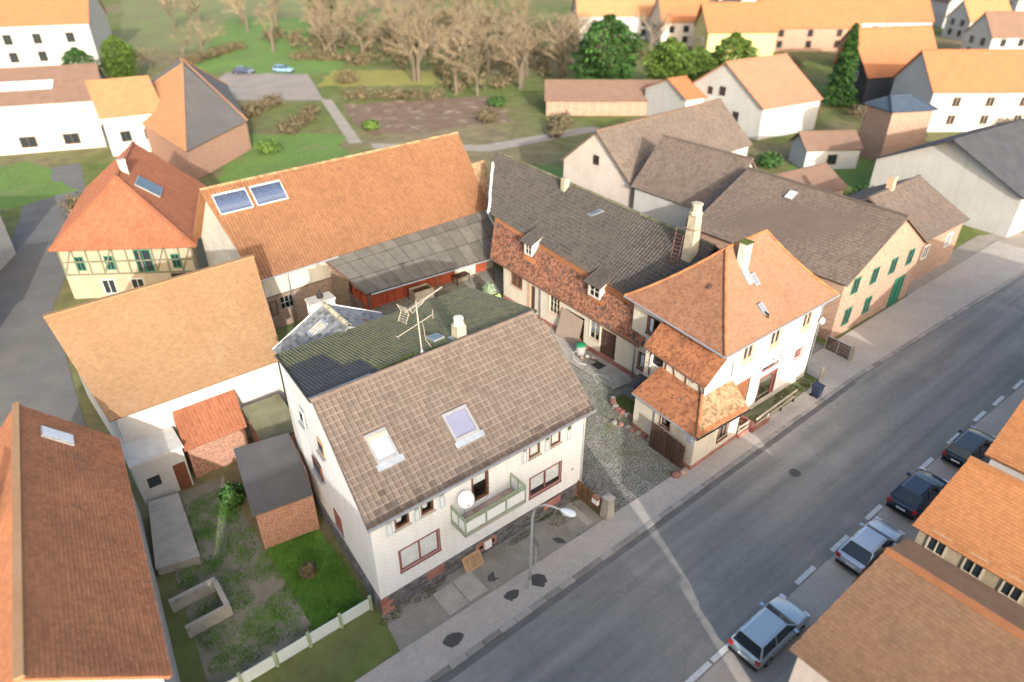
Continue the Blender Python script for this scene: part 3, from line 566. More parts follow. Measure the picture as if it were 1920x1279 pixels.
for n_, (a, b, c, d_) in enumerate(SK):
    def Q(u, v, h): return pA.P(u+.22, (v+.3)/5.3, h)
    q = MB(); f = .13
    for (p0, p1, q0, q1) in ((a,b,c,c+f), (a,b,d_-f,d_), (a,a+f,c+f,d_-f), (b-f,b,c+f,d_-f)):
        q.hexa([Q(p0,q0,-.02), Q(p1,q0,-.02), Q(p1,q1,-.02), Q(p0,q1,-.02), Q(p0,q0,.10), Q(p1,q0,.10), Q(p1,q1,.10), Q(p0,q1,.10)])
    s = q.build('roof_window', M['alu'], A)
    q = MB(); q.hexa([Q(a+f,c+f,.055), Q(b-f,c+f,.055), Q(b-f,d_-f,.055), Q(a+f,d_-f,.055), Q(a+f,c+f,.07), Q(b-f,c+f,.07), Q(b-f,d_-f,.07), Q(a+f,d_-f,.07)]); q.build('pane', M['glassSky'], s)
    q = MB(); q.hexa([Q(a+f*.5,c+f*.5,.0), Q(b-f*.5,c+f*.5,.0), Q(b-f*.5,d_-f*.5,.0), Q(a+f*.5,d_-f*.5,.0), Q(a+f*.5,c+f*.5,.02), Q(b-f*.5,c+f*.5,.02), Q(b-f*.5,d_-f*.5,.02), Q(a+f*.5,d_-f*.5,.02)]); q.build('blind', M['blindL' if n_ else 'blind'], s)
    q = MB(); q.hexa([Q(a-.12,c-.26,.03), Q(b+.15,c-.26,.03), Q(b+.15,c,.03), Q(a-.12,c,.03), Q(a-.12,c-.26,.085), Q(b+.15,c-.26,.085), Q(b+.15,c,.095), Q(a-.12,c,.095)]); q.build('flashing', M['zinc'], s)
    if n_ == 0: q = MB(); q.hexa([Q(a+.1,d_-.32,.10), Q(b-.1,d_-.32,.10), Q(b-.1,d_-.14,.10), Q(a+.1,d_-.14,.10), Q(a+.1,d_-.32,.14), Q(b-.1,d_-.32,.14), Q(b-.1,d_-.14,.14), Q(a+.1,d_-.14,.14)]); q.build('roller_box', M['lightwood'], s)
# corrugated back slope, laid sheet by sheet
pB = Patch((1.2,12.6,8.66), (14.55,12.6,8.66), (.1,5,10.36), (14.2,5,10.36))
mb = MB(); deck_add(mb, pB, .08); bkA = mb.build('back_roof', M['corrDark'], A)
def corr_sheet(pt, xa, xb, t0, t1, amp, lam, lift, name, m, parent):
    q = MB(); n = max(4, int((xb-xa)/(lam/6))); ts = [t0, (t0+t1)/2, t1]; rows = []
    for t in ts:
        a, b = pt.xl(t), pt.xr(t); rows.append([pt.P(min(max(lerp(xa, xb, i/n), a), b), t, lift+.02*(1-(t-t0)/(t1-t0))+amp*math.cos(2*math.pi*lerp(xa, xb, i/n)/lam)) for i in range(n+1)])
    for j in range(2):
        for i in range(n):
            c_ = math.cos(2*math.pi*lerp(xa, xb, (i+.5)/n)/lam); q.add([rows[j][i], rows[j][i+1], rows[j+1][i+1], rows[j+1][i]], [(0,1,2,3)], .001+.5-.5*c_)
    return q.build(name, m, parent)
for j in range(3):
    for i in range(16):
        xa = -1.2+i*.99; xb = xa+.99; t0, t1 = j/3, (j+1)/3
        if xb < min(pB.xl(t0), pB.xl(t1)) or xa > pB.xr(t0): continue
        dark = (j == 2 and i < 4) or (j == 1 and i < 3)
        corr_sheet(pB, xa, xb, t0-.01, t1, .032, .198, .045, 'corrugated_sheet', M['corrDark' if dark else 'corr'], bkA)
q = MB(); q.bar((1.1,12.62,8.6), (14.6,12.62,8.6), .06, .14); q.bar((1.15,12.6,8.66), (.06,5,10.36), .06, .12); q.build('bargeboard', M['corrDark'], bkA)
q = MB(); q.bar((.1,5.16,10.40), (3.4,5.16,10.42), .22, .05); q.build('ridge_sheet', M['alu'], bkA)
tufts_ = [(u, 5.25+random.random()*.25, 10.36, .5, .12, 160) for u in (4.5,5.2,5.8,7.2,7.8)]
o = tufts('roof_moss', tufts_, M['moss'], 'bright moss along the back roof under the ridge'); del o['category']; del o['label']; o.parent = bkA
# chimney, roof hatch on the back slope
q = MB(); q.prism([(8.78,5.3),(9.36,5.3),(9.36,5.88),(8.78,5.88)], 9.9, 11.05); c_ = q.build('chimney', M['chim'], bkA)
q = MB(); q.lathe([(.31,11.05),(.33,11.12),(.27,11.2),(.26,11.42),(.30,11.44),(.28,11.5)], (9.07,5.59,0), 8); q.build('chimney_head', M['chimW'], bkA)
q = MB(); q.bar((8.68,5.2,10.36), (9.46,5.2,10.36), .25, .05); q.bar((8.7,5.2,10.35), (8.7,6,10.2), .22, .05); q.build('chimney_flashing', M['zinc'], bkA)
q = MB(); q.hexa([(7.75,6.1,10.15),(8.45,6.1,10.15),(8.45,6.95,9.97),(7.75,6.95,9.97),(7.75,6.1,10.3),(8.45,6.1,10.3),(8.45,6.95,10.12),(7.75,6.95,10.12)]); h_ = q.build('roof_hatch', M['zinc'], bkA)
q = MB(); q.add([(7.83,6.2,10.286),(8.37,6.2,10.286),(8.37,6.85,10.149),(7.83,6.85,10.149)], [(0,1,2,3)]); q.build('pane', M['carglass'], bkA)
# balcony
bal = MB(); bal.box(4.36,8.28,-1.28,-.005,3.55,3.72); bal = bal.build('balcony', M['concrete'], A); tm_ = MB(); tm_.box(0,.285,0,.285,0,.02); tiA, tiR = tm_.mesh('floor_tile', M['pave']), tm_.mesh('floor_tile', M['paveRed'])
for i in range(13):
    for j in range(4): o = link('floor_tile', tiR if (i, j) in ((1,0),(7,1)) else tiA, bal); o.location = (4.45+i*.292, -1.2+j*.292, 3.722+random.uniform(0,.004))
rails = MB()
for p, q in (((4.4,-1.25),(8.24,-1.25)), ((4.4,-1.25),(4.4,-.02)), ((8.24,-1.25),(8.24,-.02))):
    for z, hh in ((4.78,.06),(4.62,.04),(3.80,.05)): rails.bar((*p,z), (*q,z), .05, hh)
for x, y in ((4.4,-1.25),(5.68,-1.25),(6.96,-1.25),(8.24,-1.25),(4.4,-.66),(8.24,-.66),(4.4,-.03),(8.24,-.03)): rails.box(x-.03,x+.03,y-.03,y+.03,3.55,4.80)
rails.build('railing', M['green'], bal)
def ribs(p, q):
    mbr = MB(); p, q = V(p), V(q); n = int((q-p).length/.075)
    for i in range(n): a = lerp(p, q, i/n); b = lerp(p, q, (i+.72)/n); mbr.bar(a, b, .02, .66)
    mbr.bar(p, q, .008, .62); mbr.build('panel', M['panelW'], bal)
for a, b in ((4.46,5.62),(5.74,6.90),(7.02,8.18)): ribs((a,-1.27,4.2), (b,-1.27,4.2))
for x in (4.4,8.24):
    for a, b in ((-1.2,-.70),(-.62,-.08)): ribs((x,a,4.2), (x,b,4.2))
# ------------------------------------------------------------------ slate wing and white chimney block behind
Wg = thing('slate_wing', 'small rear wing with grey slate gable roof behind the mossy corrugated roof', 'house', (5.7,14,0))
q = MB(); q.prism([(2.4,12.62),(9.3,12.62),(9.3,15.75),(2.4,15.75)], 0, 7.0); q.add([(2.4,15.75,7),(9.3,15.75,7),(5.75,15.75,8.85)], [(0,1,2)]); q.add([(2.4,12.62,7),(9.3,12.62,7),(5.75,12.62,8.85)], [(0,1,2)]); q.build('wall', M['cladSide'], Wg)
pWl = Patch((2.1,16,7.05),(2.1,12.45,7.05),(5.75,16,9.0),(5.75,12.45,9.0)); pWr = Patch((9.6,12.45,6.95),(9.6,16,6.95),(5.75,12.45,9.0),(5.75,16,9.0))
q = MB(); deck_add(q, pWl, .08); deck_add(q, pWr, .08); rw = q.build('roof', M['slate'], Wg)
for pt in (pWl, pWr): q = MB(); tile_field(q, pt, .34, .24, FLAT, .018, True, rag=.006); struct(q.build('slates', M['slate'], rw), 'stuff')
ridge_caps(rw, (5.75,12.5,8.99), (5.75,15.95,8.99), .15, .35, M['slateTrim'])
edge_strip(rw, [(2.05,16.03,6.98),(5.75,16.03,8.98),(9.65,16.03,6.9)], .05, .16, M['white'], 'bargeboard')
q = MB(); q.hexa([pWl.P(x,t,h) for h in (.03,.12) for x,t in ((1.2,.5),(2.0,.5),(2.0,.82),(1.2,.82))]); hh = q.build('roof_hatch', M['zinc'], rw); q = MB(); [q.hexa([pWl.P(x,t,h) for h in (.12,.13) for x,t in ((1.28+k*.25,.54),(1.42+k*.25,.54),(1.42+k*.25,.78),(1.28+k*.25,.78))]) for k in range(3)]; q.build('hatch_slat', M['lightwood'], rw)
q = MB(); q.hexa([pWr.P(x,t,h) for h in (.03,.07) for x,t in ((.9,.45),(1.6,.45),(1.6,.6),(.9,.6))]); q.build('patch_tile', M['sandstone'], rw)
q = MB(); q.bar((2.06,16,7.0),(2.06,12.4,7.0),.1,.1); q.build('gutter', M['zinc'], rw)
Wc = thing('white_chimney_block', 'broad white rendered chimney block behind the slate gable roof', 'chimney', (5.8,16.7,0))
q = MB(); q.box(5.05,6.6,16.2,17.1,0,8.95); q.build('stack', M['whiteB'], Wc); q = MB(); q.box(4.98,6.67,16.13,17.17,8.952,9.1); q.build('cap', M['concrete'], Wc); q = MB(); q.lathe([(.2,9.1),(.24,9.3),(.1,9.42),(.05,9.7)], (5.85,16.7,0), 8); q.build('pot', M['plastic'], Wc)

# ------------------------------------------------------------------ barn
D = thing('barn', 'large barn with long orange pan-tile roof and two solar collectors', 'barn', (17,36,0))
q = MB(); fD = Fr((6.5,30.35), (30,31.4), (0,-1))
BW = [(1.1,2.3,1.5,2.7)]
wall_holes(q, fD, 0, fD.L, 3.02, 5.0); wl = q.build('wall', M['barnRender'], D)
q = MB(); wall_holes(q, fD, 0, 12.5, 0, 3.0, BW, .2); q.build('brick_wall', M['brick'], D)
q = MB(); q.add([(6.5,30.35,0),(5.6,36,0),(5.2,41.4,0),(5.2,41.4,5.2),(5.3,36,10.9),(6.5,30.35,5.15)], [(0,1,2,3,4,5)]); q.add([(30,31.4,0),(30.4,37,0),(30.4,42,0),(30.4,42,5.2),(30.4,37,10.9),(30,31.4,5.1)], [(0,1,2,3,4,5)]); q.add([(5.2,41.4,0),(30.4,42,0),(30.4,42,5.2),(5.2,41.4,5.2)], [(0,1,2,3)]); q.build('gable_wall', M['barnRender'], D)
q = MB(); fD.box(q, 0, 12.5, 3.0, 3.08, 0, .05); q.build('timber_band', M['oldwood'], D)
window(D, fD, *BW[0], M['galv'], 3, 2, .1, .05)
for x in (.15,): window(D, fD, x, .75, 1.3, 2.6, M['darkFrame'], 1, 1, -.05, .05, back=False)
pD = Patch((6.05,29.95,4.98), (30.25,31.0,5.03), (4.85,36,11.15), (30.65,37.05,11.15)); pDb = Patch((30.7,42.4,5), (4.6,41.8,5), (30.65,37.05,11.15), (4.85,36,11.15))
q = MB(); deck_add(q, pD, .12, 6); deck_add(q, pDb, .12, 4); rD = q.build('roof', M['tileBarn'], D)
def skD(x, t):
    p = pD.P(x, t); return 1.15 > t > 1.2
q = MB(); tile_field(q, pD, .285, .345, PAN2, .035, rag=.004, edge=.10); struct(q.build('roof_tiles', [M['tileBarn'], M['edgeBarn'], M['jointBarn']], rD), 'stuff')
q = MB(); tile_field(q, pDb, .285, .345, [(0,0),(.4,.04),(1,0)], .028); struct(q.build('back_roof_tiles', M['tileBarn'], rD), 'stuff')
pDt = Patch((30.2,31.0,5.03), (30.5,31.02,5.03), (30.45,34.5,8.6), (32.4,34.6,8.7)); q = MB(); deck_add(q, pDt, .1); tile_field(q, pDt, .2, .25, FLAT, .03, True); q.build('infill_roof', M['tileYellow'], rD)
ridge_caps(rD, (4.8,36,11.16), (30.7,37.05,11.16), .13, .38, M['tileYellow'])
edge_strip(rD, [(6.0,29.95,4.9),(4.82,36,11.08),(4.55,41.8,4.95)], .06, .2, M['tileBarn']); edge_strip(rD, [(30.3,31,4.95),(30.7,37.05,11.08)], .06, .18, M['tileYellow'])
gutter(D, (5.9,29.86,4.9), (13.2,30.2,4.92)); pipe(D, [(8.6,29.95,4.85),(8.6,30.25,4.4),(8.65,30.28,.1)], .05)
for n_, (x0, x1) in enumerate(((5.68,8.42),(8.78,11.48))):
    c = thing('solar_collector', ('evacuated-tube solar collector on the barn roof, nearer the gable end', 'evacuated-tube solar collector on the barn roof, farther from the gable end')[n_], 'solar collector', (x0,34.2,9.2), 0, 'solar collectors on the barn')
    t0, t1 = .705, .915; X = lambda u, t: pD.P((u-6.05), t)
    def XP(u, t, h): return pD.P(u-6.05, t, h)
    q = MB()
    for (a, b, s0, s1) in ((x0,x1,t0,t0+.006),(x0,x1,t1-.014,t1),(x0,x0+.035,t0,t1),(x1-.035,x1,t0,t1)): q.hexa([XP(a,s0,.06),XP(b,s0,.06),XP(b,s1,.06),XP(a,s1,.06),XP(a,s0,.18),XP(b,s0,.18),XP(b,s1,.18),XP(a,s1,.18)])
    q.build('frame', M['white'], c)
    q = MB(); q.hexa([XP(a,s,h) for h in (.07,.085) for a,s in ((x0,t0),(x1,t0),(x1,t1),(x0,t1))]); q.build('reflector', M['zinc'], c)
    tu = MB(); p0, p1 = XP(x0+.12,t0+.006,.135), XP(x0+.12,t1-.014,.135); tu.tube([V((0,0,0)), p1-p0], .058, 8); tmesh = tu.mesh('tube', bpy.data.materials.get('collector tube') or mat('collector tube', (.06,.095,.19), (.05,.08,.16), 3, .35, spec=.4, grain=0), True)
    for i in range(18): o = link('tube', tmesh, c); o.location = XP(lerp(x0+.11, x1-.11, i/17), t0+.006, .135)
# ------------------------------------------------------------------ shed along the barn, big grey sheets
S = thing('open_shed', 'open shed along the barn with grey fibre cement roof and red doors', 'shed', (20,28,0))
pS = Patch((13.55,26.2,2.8), (28.4,25.65,2.6), (11.95,30.2,4.93), (29.6,31.0,5.0))
q = MB(); deck_add(q, pS, .05, 8); rS = q.build('roof', M['black'], S)
cells = 13
for j in range(3):
    for i in range(cells):
        def xx(t, f): return lerp(pS.xl(t), pS.xr(t), f)
        t0, t1 = (0,.42,.8,1.)[j]+.004, (0,.42,.8,1.)[j+1]-.006; f0, f1 = (i+.01)/cells, (i+.98)/cells; n = 10; q = MB(); l_ = .03+random.uniform(0,.012)
        for k in range(n):
            g0, g1 = lerp(f0, f1, k/n), lerp(f0, f1, (k+1)/n); h0, h1 = (.012 if k % 2 else 0), (0 if k % 2 else .012)
            q.add([pS.P(xx(t0,g0),t0,l_+.012+h0), pS.P(xx(t0,g1),t0,l_+.012+h1), pS.P(xx(t1,g1),t1,l_+h1-.004), pS.P(xx(t1,g0),t1,l_+h0-.004), pS.P(xx(t0,g0),t0,l_-.004), pS.P(xx(t0,g1),t0,l_-.004)], [(0,1,2,3),(4,5,1,0)])
        q.build('roof_sheet', M['fibre'], rS)
gutter(S, (13.9,26.1,2.72), (28.5,25.55,2.52), .07); edge_strip(rS, [(13.5,26.2,2.75),(11.9,30.2,4.88)], .05, .14, M['rust'], 'bargeboard'); edge_strip(rS, [(28.42,25.65,2.62),(29.62,31,5.02)], .1, .06, M['white'], 'flashing')
fR = Fr((12.9,28.3), (28.5,28.4), (0,-1)); q = MB()
wall_holes(q, fR, 11.0, 15.6, 0, 3.6); q.build('wall', M['creamPeel'], S)
q = MB(); fR.box(q, .3, 11.0, 0, 3.6, -.1, -.05); q.build('door_wall', M['redwood'], S)
for (x0, x1, h) in ((.35,1.75,2.9),(1.8,3.4,2.7),(3.5,5.2,2.7),(5.3,6.8,2.6),(6.9,8.8,2.6),(8.9,10.9,2.6),(13.4,14.7,2.3)):
    n = 7; q = MB()
    for k in range(n): fR.box(q, lerp(x0,x1,k/n)+.006, lerp(x0,x1,(k+1)/n)-.006, .05, h, .0, .04+random.uniform(0,.006), .02+.96*random.random())
    fR.box(q, x0+.05, x1-.05, .45, .57, .05, .075, .3); fR.box(q, x0+.05, x1-.05, h-.6, h-.48, .05, .075, .3); q.build('door', M['redwood'], S)
q = MB(); q.add([(12.35,30.3,0),(13.0,28.35,0),(13.0,28.35,3.85),(12.35,30.3,4.85)], [(0,1,2,3)]); q.build('rubble_wall', M['rubble'], S)
q = MB(); q.bar((13.8,26.4,0),(13.8,26.4,2.65),.12,.12); q.bar((20.5,26.2,0),(20.5,26.2,2.6),.12,.12); q.bar((26.8,26.0,0),(26.8,26.0,2.55),.12,.12); q.build('post', M['oldwood'], S)
q = MB(); q.slab([(13.1,28.0,2.9),(13.9,26.5,2.68),(14.5,26.6,2.62),(13.8,28,2.85)], (0,0,.02)); q.build('loose_sheet', M['zinc'], S)
Pk = thing('plank_screen', 'leaning screen of old grey planks at the open end of the shed', 'planks', (13.2,27.3,0), 0)
for k in range(8): q = MB(); y = 26.4+k*.24; q.bar((13.35-.04*k,y,0),(13.0-.04*k,y+.1,2.0+.1*k),.18,.03,(1,0,0)); q.build('plank', M['oldwood'], Pk)
q = MB(); q.bar((13.25,26.3,1.7),(12.9,28.3,2.4),.06,.06); q.build('rail', M['oldwood'], Pk)
# ------------------------------------------------------------------ long low building with dark roof and red mansard
Cc = thing('long_house', 'long low cream building with dark grey roof over a red tiled mansard slope', 'house', (28,15,0))
fC = Fr((25.2,22.4), (25.2,6.0), (-1,0)); cv = lambda v: 22.4-v
CW = [(cv(21.35),cv(19.75),2.0,3.42), (cv(16.15),cv(14.88),1.55,3.15), (cv(11.28),cv(10.2),1.35,2.98)]; CD = [(cv(19.08),cv(18.03),.5,3.05), (cv(14.35),cv(11.9),.2,2.7), (cv(10.08),cv(8.42),.3,2.8)]
q = MB(); wall_holes(q, fC, 0, fC.L, .5, 3.75, CW+CD, .2)
q.add([(25.2,22.4,0),(31,27,0),(31,27,9.2),(27,23.6,6),(25.2,22.4,3.5)], [(0,1,2,3,4)]); q.add([(36,6,0),(36,28,0),(36,28,5),(36,6,5)], [(0,1,2,3)]); q.build('wall', M['cream'], Cc)
q = MB(); fC.box(q, -.02, fC.L, 0, .5, -.3, .05); q.build('plinth', M['sandstone'], Cc)
window(Cc, fC, *CW[0], M['rust'], 2, 1, .1, .06, trim=(.10,M['sandTrim'])); bars = MB()
[bars.tube([fC.P(lerp(CW[0][0]+.05,CW[0][1]-.05,k/8),2.0,-.02), fC.P(lerp(CW[0][0]+.05,CW[0][1]-.05,k/8),3.4,-.02)], .018, 6) for k in range(9)]; bars.build('window_bars', M['rust'], Cc)
window(Cc, fC, *CW[1], M['lightwood'], 3, 3, .1, .05, trim=(.10,M['sandTrim'])); window(Cc, fC, *CW[2], M['lightwood'], 2, 3, .1, .05, [(CW[2][0]+.08,CW[2][1]-.08,2.0)], trim=(.08,M['sandTrim']))
q = MB(); fC.box(q, CD[0][0], CD[0][0]+.45, .5, 3.05, -.1, .02); q.build('door_side', M['sandTrim'], Cc)
def plank_door(fr, x0, x1, z0, z1, m, parent, n, d=-.1, name='door'):
    q = MB(); fr.box(q, x0, x1, z0, z1, d-.06, d-.03); dd = q.build(name, m, parent)
    for k in range(n): q = MB(); fr.box(q, lerp(x0,x1,k/n)+.005, lerp(x0,x1,(k+1)/n)-.005, z0+.01, z1-.01, d-.03, d+random.uniform(0,.012), .02+.96*random.random()); q.build('board', m, dd)
    return dd
plank_door(fC, CD[0][0]+.46, CD[0][1], .5, 3.05, M['darkwood'], Cc, 4); plank_door(fC, CD[2][0], CD[2][1], .3, 2.8, M['darkwood'], Cc, 9)
q = MB(); fC.box(q, CD[1][0], CD[1][1], .2, 2.7, -.25, -.2); q.build('garage_door', M['darkwood'], Cc)
Pn = thing('leaning_panel', 'tall sheet of brown hardboard leaning in the garage opening', 'panel', (24.7,13,0)); q = MB()
a, b = [(25.12,14.4,2.72),(25.12,11.95,2.55)], [(24.72,14.75,.1),(24.72,12.1,.1)]; q.slab([a[0],b[0],b[1],a[1]], (-.02,0,0)); q.build('board', mat('hardboard', (.36,.28,.22), (.30,.225,.175), .6, .6), Pn)
pM = Patch((24.93,24.0,3.78), (24.93,5.6,3.30), (27.0,25.9,6.86), (25.85,5.6,5.98)); pC = Patch((26.72,26.5,6.78), (25.72,5.2,5.92), (31.35,31.7,10.45), (30.9,4.9,9.8)); pCb = Patch((36.4,5,6), (36.4,31,6.6), (30.9,4.9,9.8), (31.35,31.2,10.45))
q = MB(); deck_add(q, pC, .12, 10); deck_add(q, pCb, .12, 4); rC = q.build('roof', M['tileC'], Cc); q = MB(); deck_add(q, pM, .08, 16); q.build('mansard_deck', M['darkwood'], rC)
DORM = [(20.1,19.05,5.42,6.52), (11.85,10.55,5.0,6.05)]
q = MB(); tile_field(q, pC, .29, .34, PAN2, .035, rag=.006, edge=.10); struct(q.build('roof_tiles', [M['tileC'], M['edgeC'], M['black']], rC), 'stuff')
q = MB(); tile_field(q, pCb, .3, .36, [(0,0),(.4,.05),(1,0)], .03); struct(q.build('back_roof_tiles', M['tileC'], rC), 'stuff')
q = MB(); tile_field(q, pM, .175, .155, FLAT, .022, True, rag=.012, round_=.12, skip=lambda x, t: any(a+.05 > pM.P(x,t).y > b-.05 and t > .5 for a, b, c, d_ in DORM)); struct(q.build('mansard_tiles', M['tileMans'], rC), 'stuff')
for a, b in ((25.6,20.9),(19.1,12.6),(10.6,5.6)):
    q = MB(); f = lambda v, k: lerp(pM.R0, pM.R1, (25.9-v)/20.3)+V((-.13-k,0,-.18-.32*k/.14)); q.slab([f(a,.14), f(b,.14), f(b,-.1), f(a,-.1)], pM.n*.05); q.build('mansard_ridge', M['ridgeOr'], rC)
ridge_caps(rC, (31.35,31.1,10.46), (30.9,5,9.81), .13, .38, M['ridgeGrey'])
q = MB(); q.tube([pC.P(pC.xl(t),t,.04)+V((0,random.uniform(-.06,.06),0)) for t in [i/14 for i in range(12)]], .13, 6); q.build('flashing', M['white'], rC)
gutter(Cc, (24.86,23.9,3.68), (24.86,5.9,3.2), .07, 'rust'); pipe(Cc, [(24.88,6.5,3.2),(25.0,6.35,2.9),(25.02,6.35,.1)], .055); pipe(Cc, [(24.9,17.2,3.5),(25.1,17.2,3.3),(25.1,17.2,.2)], .055)
for n_, (a, b, z0, z1) in enumerate(DORM):
    xf = 25.3 if n_ else 25.65; fd = Fr((xf,a), (xf,b), (-1,0)); L_ = a-b; q = MB(); wall_holes(q, fd, 0, L_, z0-.1, z1, [(.14,L_-.1,z0,z1-.1)], .08)
    q.add([(xf,a,z0-.1),(xf,a,z1),(xf+1.6,a,z1+.5)], [(0,1,2)]); q.add([(xf,b,z0-.1),(xf,b,z1),(xf+1.6,b,z1+.5)], [(0,1,2)]); dm = q.build('dormer', M['chimW'], rC)
    window(rC, fd, .16, L_-.12, z0, z1-.1, M['chimW'], 2, 2, .04, .035, back=True, name='dormer_window')
    pd_ = Patch((xf-.3,a+.25,z1+.0), (xf-.3,b-.2,z1+.0), (xf+2.1,a+.25,z1+1.0), (xf+2.1,b-.2,z1+1.0)); q = MB(); deck_add(q, pd_, .07); tile_field(q, pd_, .25, .3, PAN2, .03); q.build('dormer_roof', M['tileC'], rC)
    q = MB(); q.hexa([pM.P(x,t,h) for h in (.03,.07) for x,t in ((24-a-.1,.40),(24-b+.4,.40),(24-b+.4,.52),(24-a-.1,.52))]); q.build('dormer_apron', M['ridgeOr'], rC)
q = MB(); q.box(30.4,30.95,20.45,20.95,9.2,10.75); q.build('small_chimney', M['chim'], rC)
def pCp(u, v, h): # point on the dark slope near u, v
    t = (u-26.2)/(31.1-26.2); return pC.P((lerp(pC.E0, pC.R0, t).y-v), t, h)
for (u, v, w_, l_) in ((29.9,20.2,.5,.7),(28.4,7.6,.55,.8)):
    q = MB(); q.hexa([pCp(a, b, h) for h in (.05,.16) for a, b in ((u-l_/2,v+w_/2),(u-l_/2,v-w_/2),(u+l_/2,v-w_/2),(u+l_/2,v+w_/2))]); q.build('roof_hatch', M['zinc'], rC)
    q = MB(); q.hexa([pCp(a, b, h) for h in (.16,.168) for a, b in ((u-l_/2+.08,v+w_/2-.08),(u-l_/2+.08,v-w_/2+.08),(u+l_/2-.08,v-w_/2+.08),(u+l_/2-.08,v+w_/2-.08))]); q.build('hatch_pane', M['glassSky'], rC)
q = MB(); q.bar(pCp(28.1,7.2,.2), pCp(27.9,5.8,.2), .25, .03); q.bar(pCp(28.5,7.2,.25), pCp(28.4,6.0,.25), .04, .04); q.build('roof_walkway', M['zinc'], rC)
# tall tapered chimney with ladder hoop
q = MB(); q.add([(29.3,5.75,8.2),(30.15,5.75,8.2),(30.15,6.6,8.2),(29.3,6.6,8.2),(29.42,5.85,12.2),(30.05,5.85,12.2),(30.05,6.5,12.2),(29.42,6.5,12.2)], [(3,2,1,0),(4,5,6,7),(0,1,5,4),(1,2,6,5),(2,3,7,6),(3,0,4,7)]); q.build('tall_chimney', M['chim'], rC)
q = MB(); q.lathe([(.50,12.2),(.50,12.28),(.38,12.42),(.36,12.86),(.44,12.88),(.42,12.98),(.3,13.0)], (29.74,6.17,0), 8); q.build('chimney_head', M['chim'], rC)
q = MB(); q.tube([(29.36,5.8,11.1),(30.12,5.8,11.1),(30.12,6.56,11.1),(29.36,6.56,11.1),(29.36,5.8,11.1)], .03, 6); q.tube([(29.3,6.5,11.15),(28.9,7.0,11.1),(28.75,7.1,8.3)], .025, 6); q.tube([(29.3,6.2,11.1),(28.95,6.4,10.6),(28.85,6.5,8.3)], .025, 6)
for k in range(8): q.tube([(28.78+.01*k,7.08,8.6+.3*k),(28.86+.01*k,6.48,8.6+.3*k)], .015, 5)
q.build('chimney_ladder', M['rust'], rC)

# ------------------------------------------------------------------ white street house with hipped orange roof, bay and low annex
B = thing('hipped_house', 'white street house with steep hipped orange roof and house number 37', 'house', (30,2.5,0))
fB = Fr((25.0,-1.65), (35.4,-1.65), (0,-1)); bx = lambda u: u-25.0
BWN = [(bx(26.2),bx(27.3),5.2,6.35), (bx(29.25),bx(30.4),5.15,6.35), (bx(33.15),bx(34.3),5.1,6.35), (bx(33.2),bx(34.1),2.52,3.3)]; BDR = [(bx(29.0),bx(31.2),.16,3.5)]; BLT = [(bx(26.1),bx(27.7),1.36,3.45)]
q = MB(); wall_holes(q, fB, 0, 10.4, 0, 7.0, BWN+BDR+BLT, .2); q.add([(35.4,-1.65,0),(35.75,7,0),(35.75,7,7.1),(35.4,-1.65,7.0)], [(0,1,2,3)]); q.add([(35.75,7,0),(25.2,7,0),(25.2,7,7.1),(35.75,7,7.1)], [(0,1,2,3)])
wB = q.build('wall', M['whiteB'], B)
fBs = Fr((25.2,7.0), (25.0,-1.65), (-1,0)); sv = lambda v: 7.0-v
SW = [(sv(5.55),sv(4.55),4.55,5.82), (sv(6.0),sv(4.98),1.25,2.55)]
q = MB(); wall_holes(q, fBs, 0, fBs.L, .5, 7.0, SW, .18); q.build('side_wall', M['cream'], B); q = MB(); fBs.box(q, 0, 8.6, 0, .5, -.2, .04); q.build('plinth', M['sandstone'], B)
for i, h in enumerate(BWN[:3]):
    w_ = window(B, fB, *h, M['sandTrim'], 2, 1, .05, .08, [(h[0]+.1,h[1]-.1,h[2]+.2)], sill=(.10,.10,M['sandTrim']), trim=(.14,M['sandTrim']))
    q = MB(); fB.box(q, h[0]-.12, h[1]+.12, h[2]-.36, h[2]-.11, 0, .03); q.build('apron', M['sandTrim'], w_)
window(B, fB, *BWN[3], M['redTrim'], 2, 1, .10, .10, trim=(.08,M['redTrim']))
for h in SW: window(B, fBs, *h, M['brownFrame'], 2, 1, .08, .08, [(h[0]+.1,h[0]+.5,h[2]+.1)], sill=(.1,.12,M['brownFrame']), trim=(.08,M['darkFrame']))
h = BDR[0]; dr = window(B, fB, h[0]+.1, h[1]-.1, .2, 2.6, M['redTrim'], 1, 1, .12, .22, [(h[0]+.3,h[1]-.3,1.5)], name='shop_door', trim=(.1,M['redTrim']))
q = MB(); fB.box(q, h[0]+.3, h[1]-.3, .5, 1.45, -.26, -.24); q.build('door_panel', M['alu'], dr); q = MB(); fB.box(q, h[0], h[1], 2.705, 3.0, -.14, -.03); q.build('lintel_board', M['white'], dr)
window(B, fB, h[0]+.02, h[1]-.02, 3.0, 3.48, M['redTrim'], 2, 1, .12, .05, name='transom')
h = BLT[0]; q = MB(); fB.box(q, h[0], h[1], h[2], h[3], -.18, -.16); lt = q.build('lattice_back', M['sandstone'], B); q = MB()
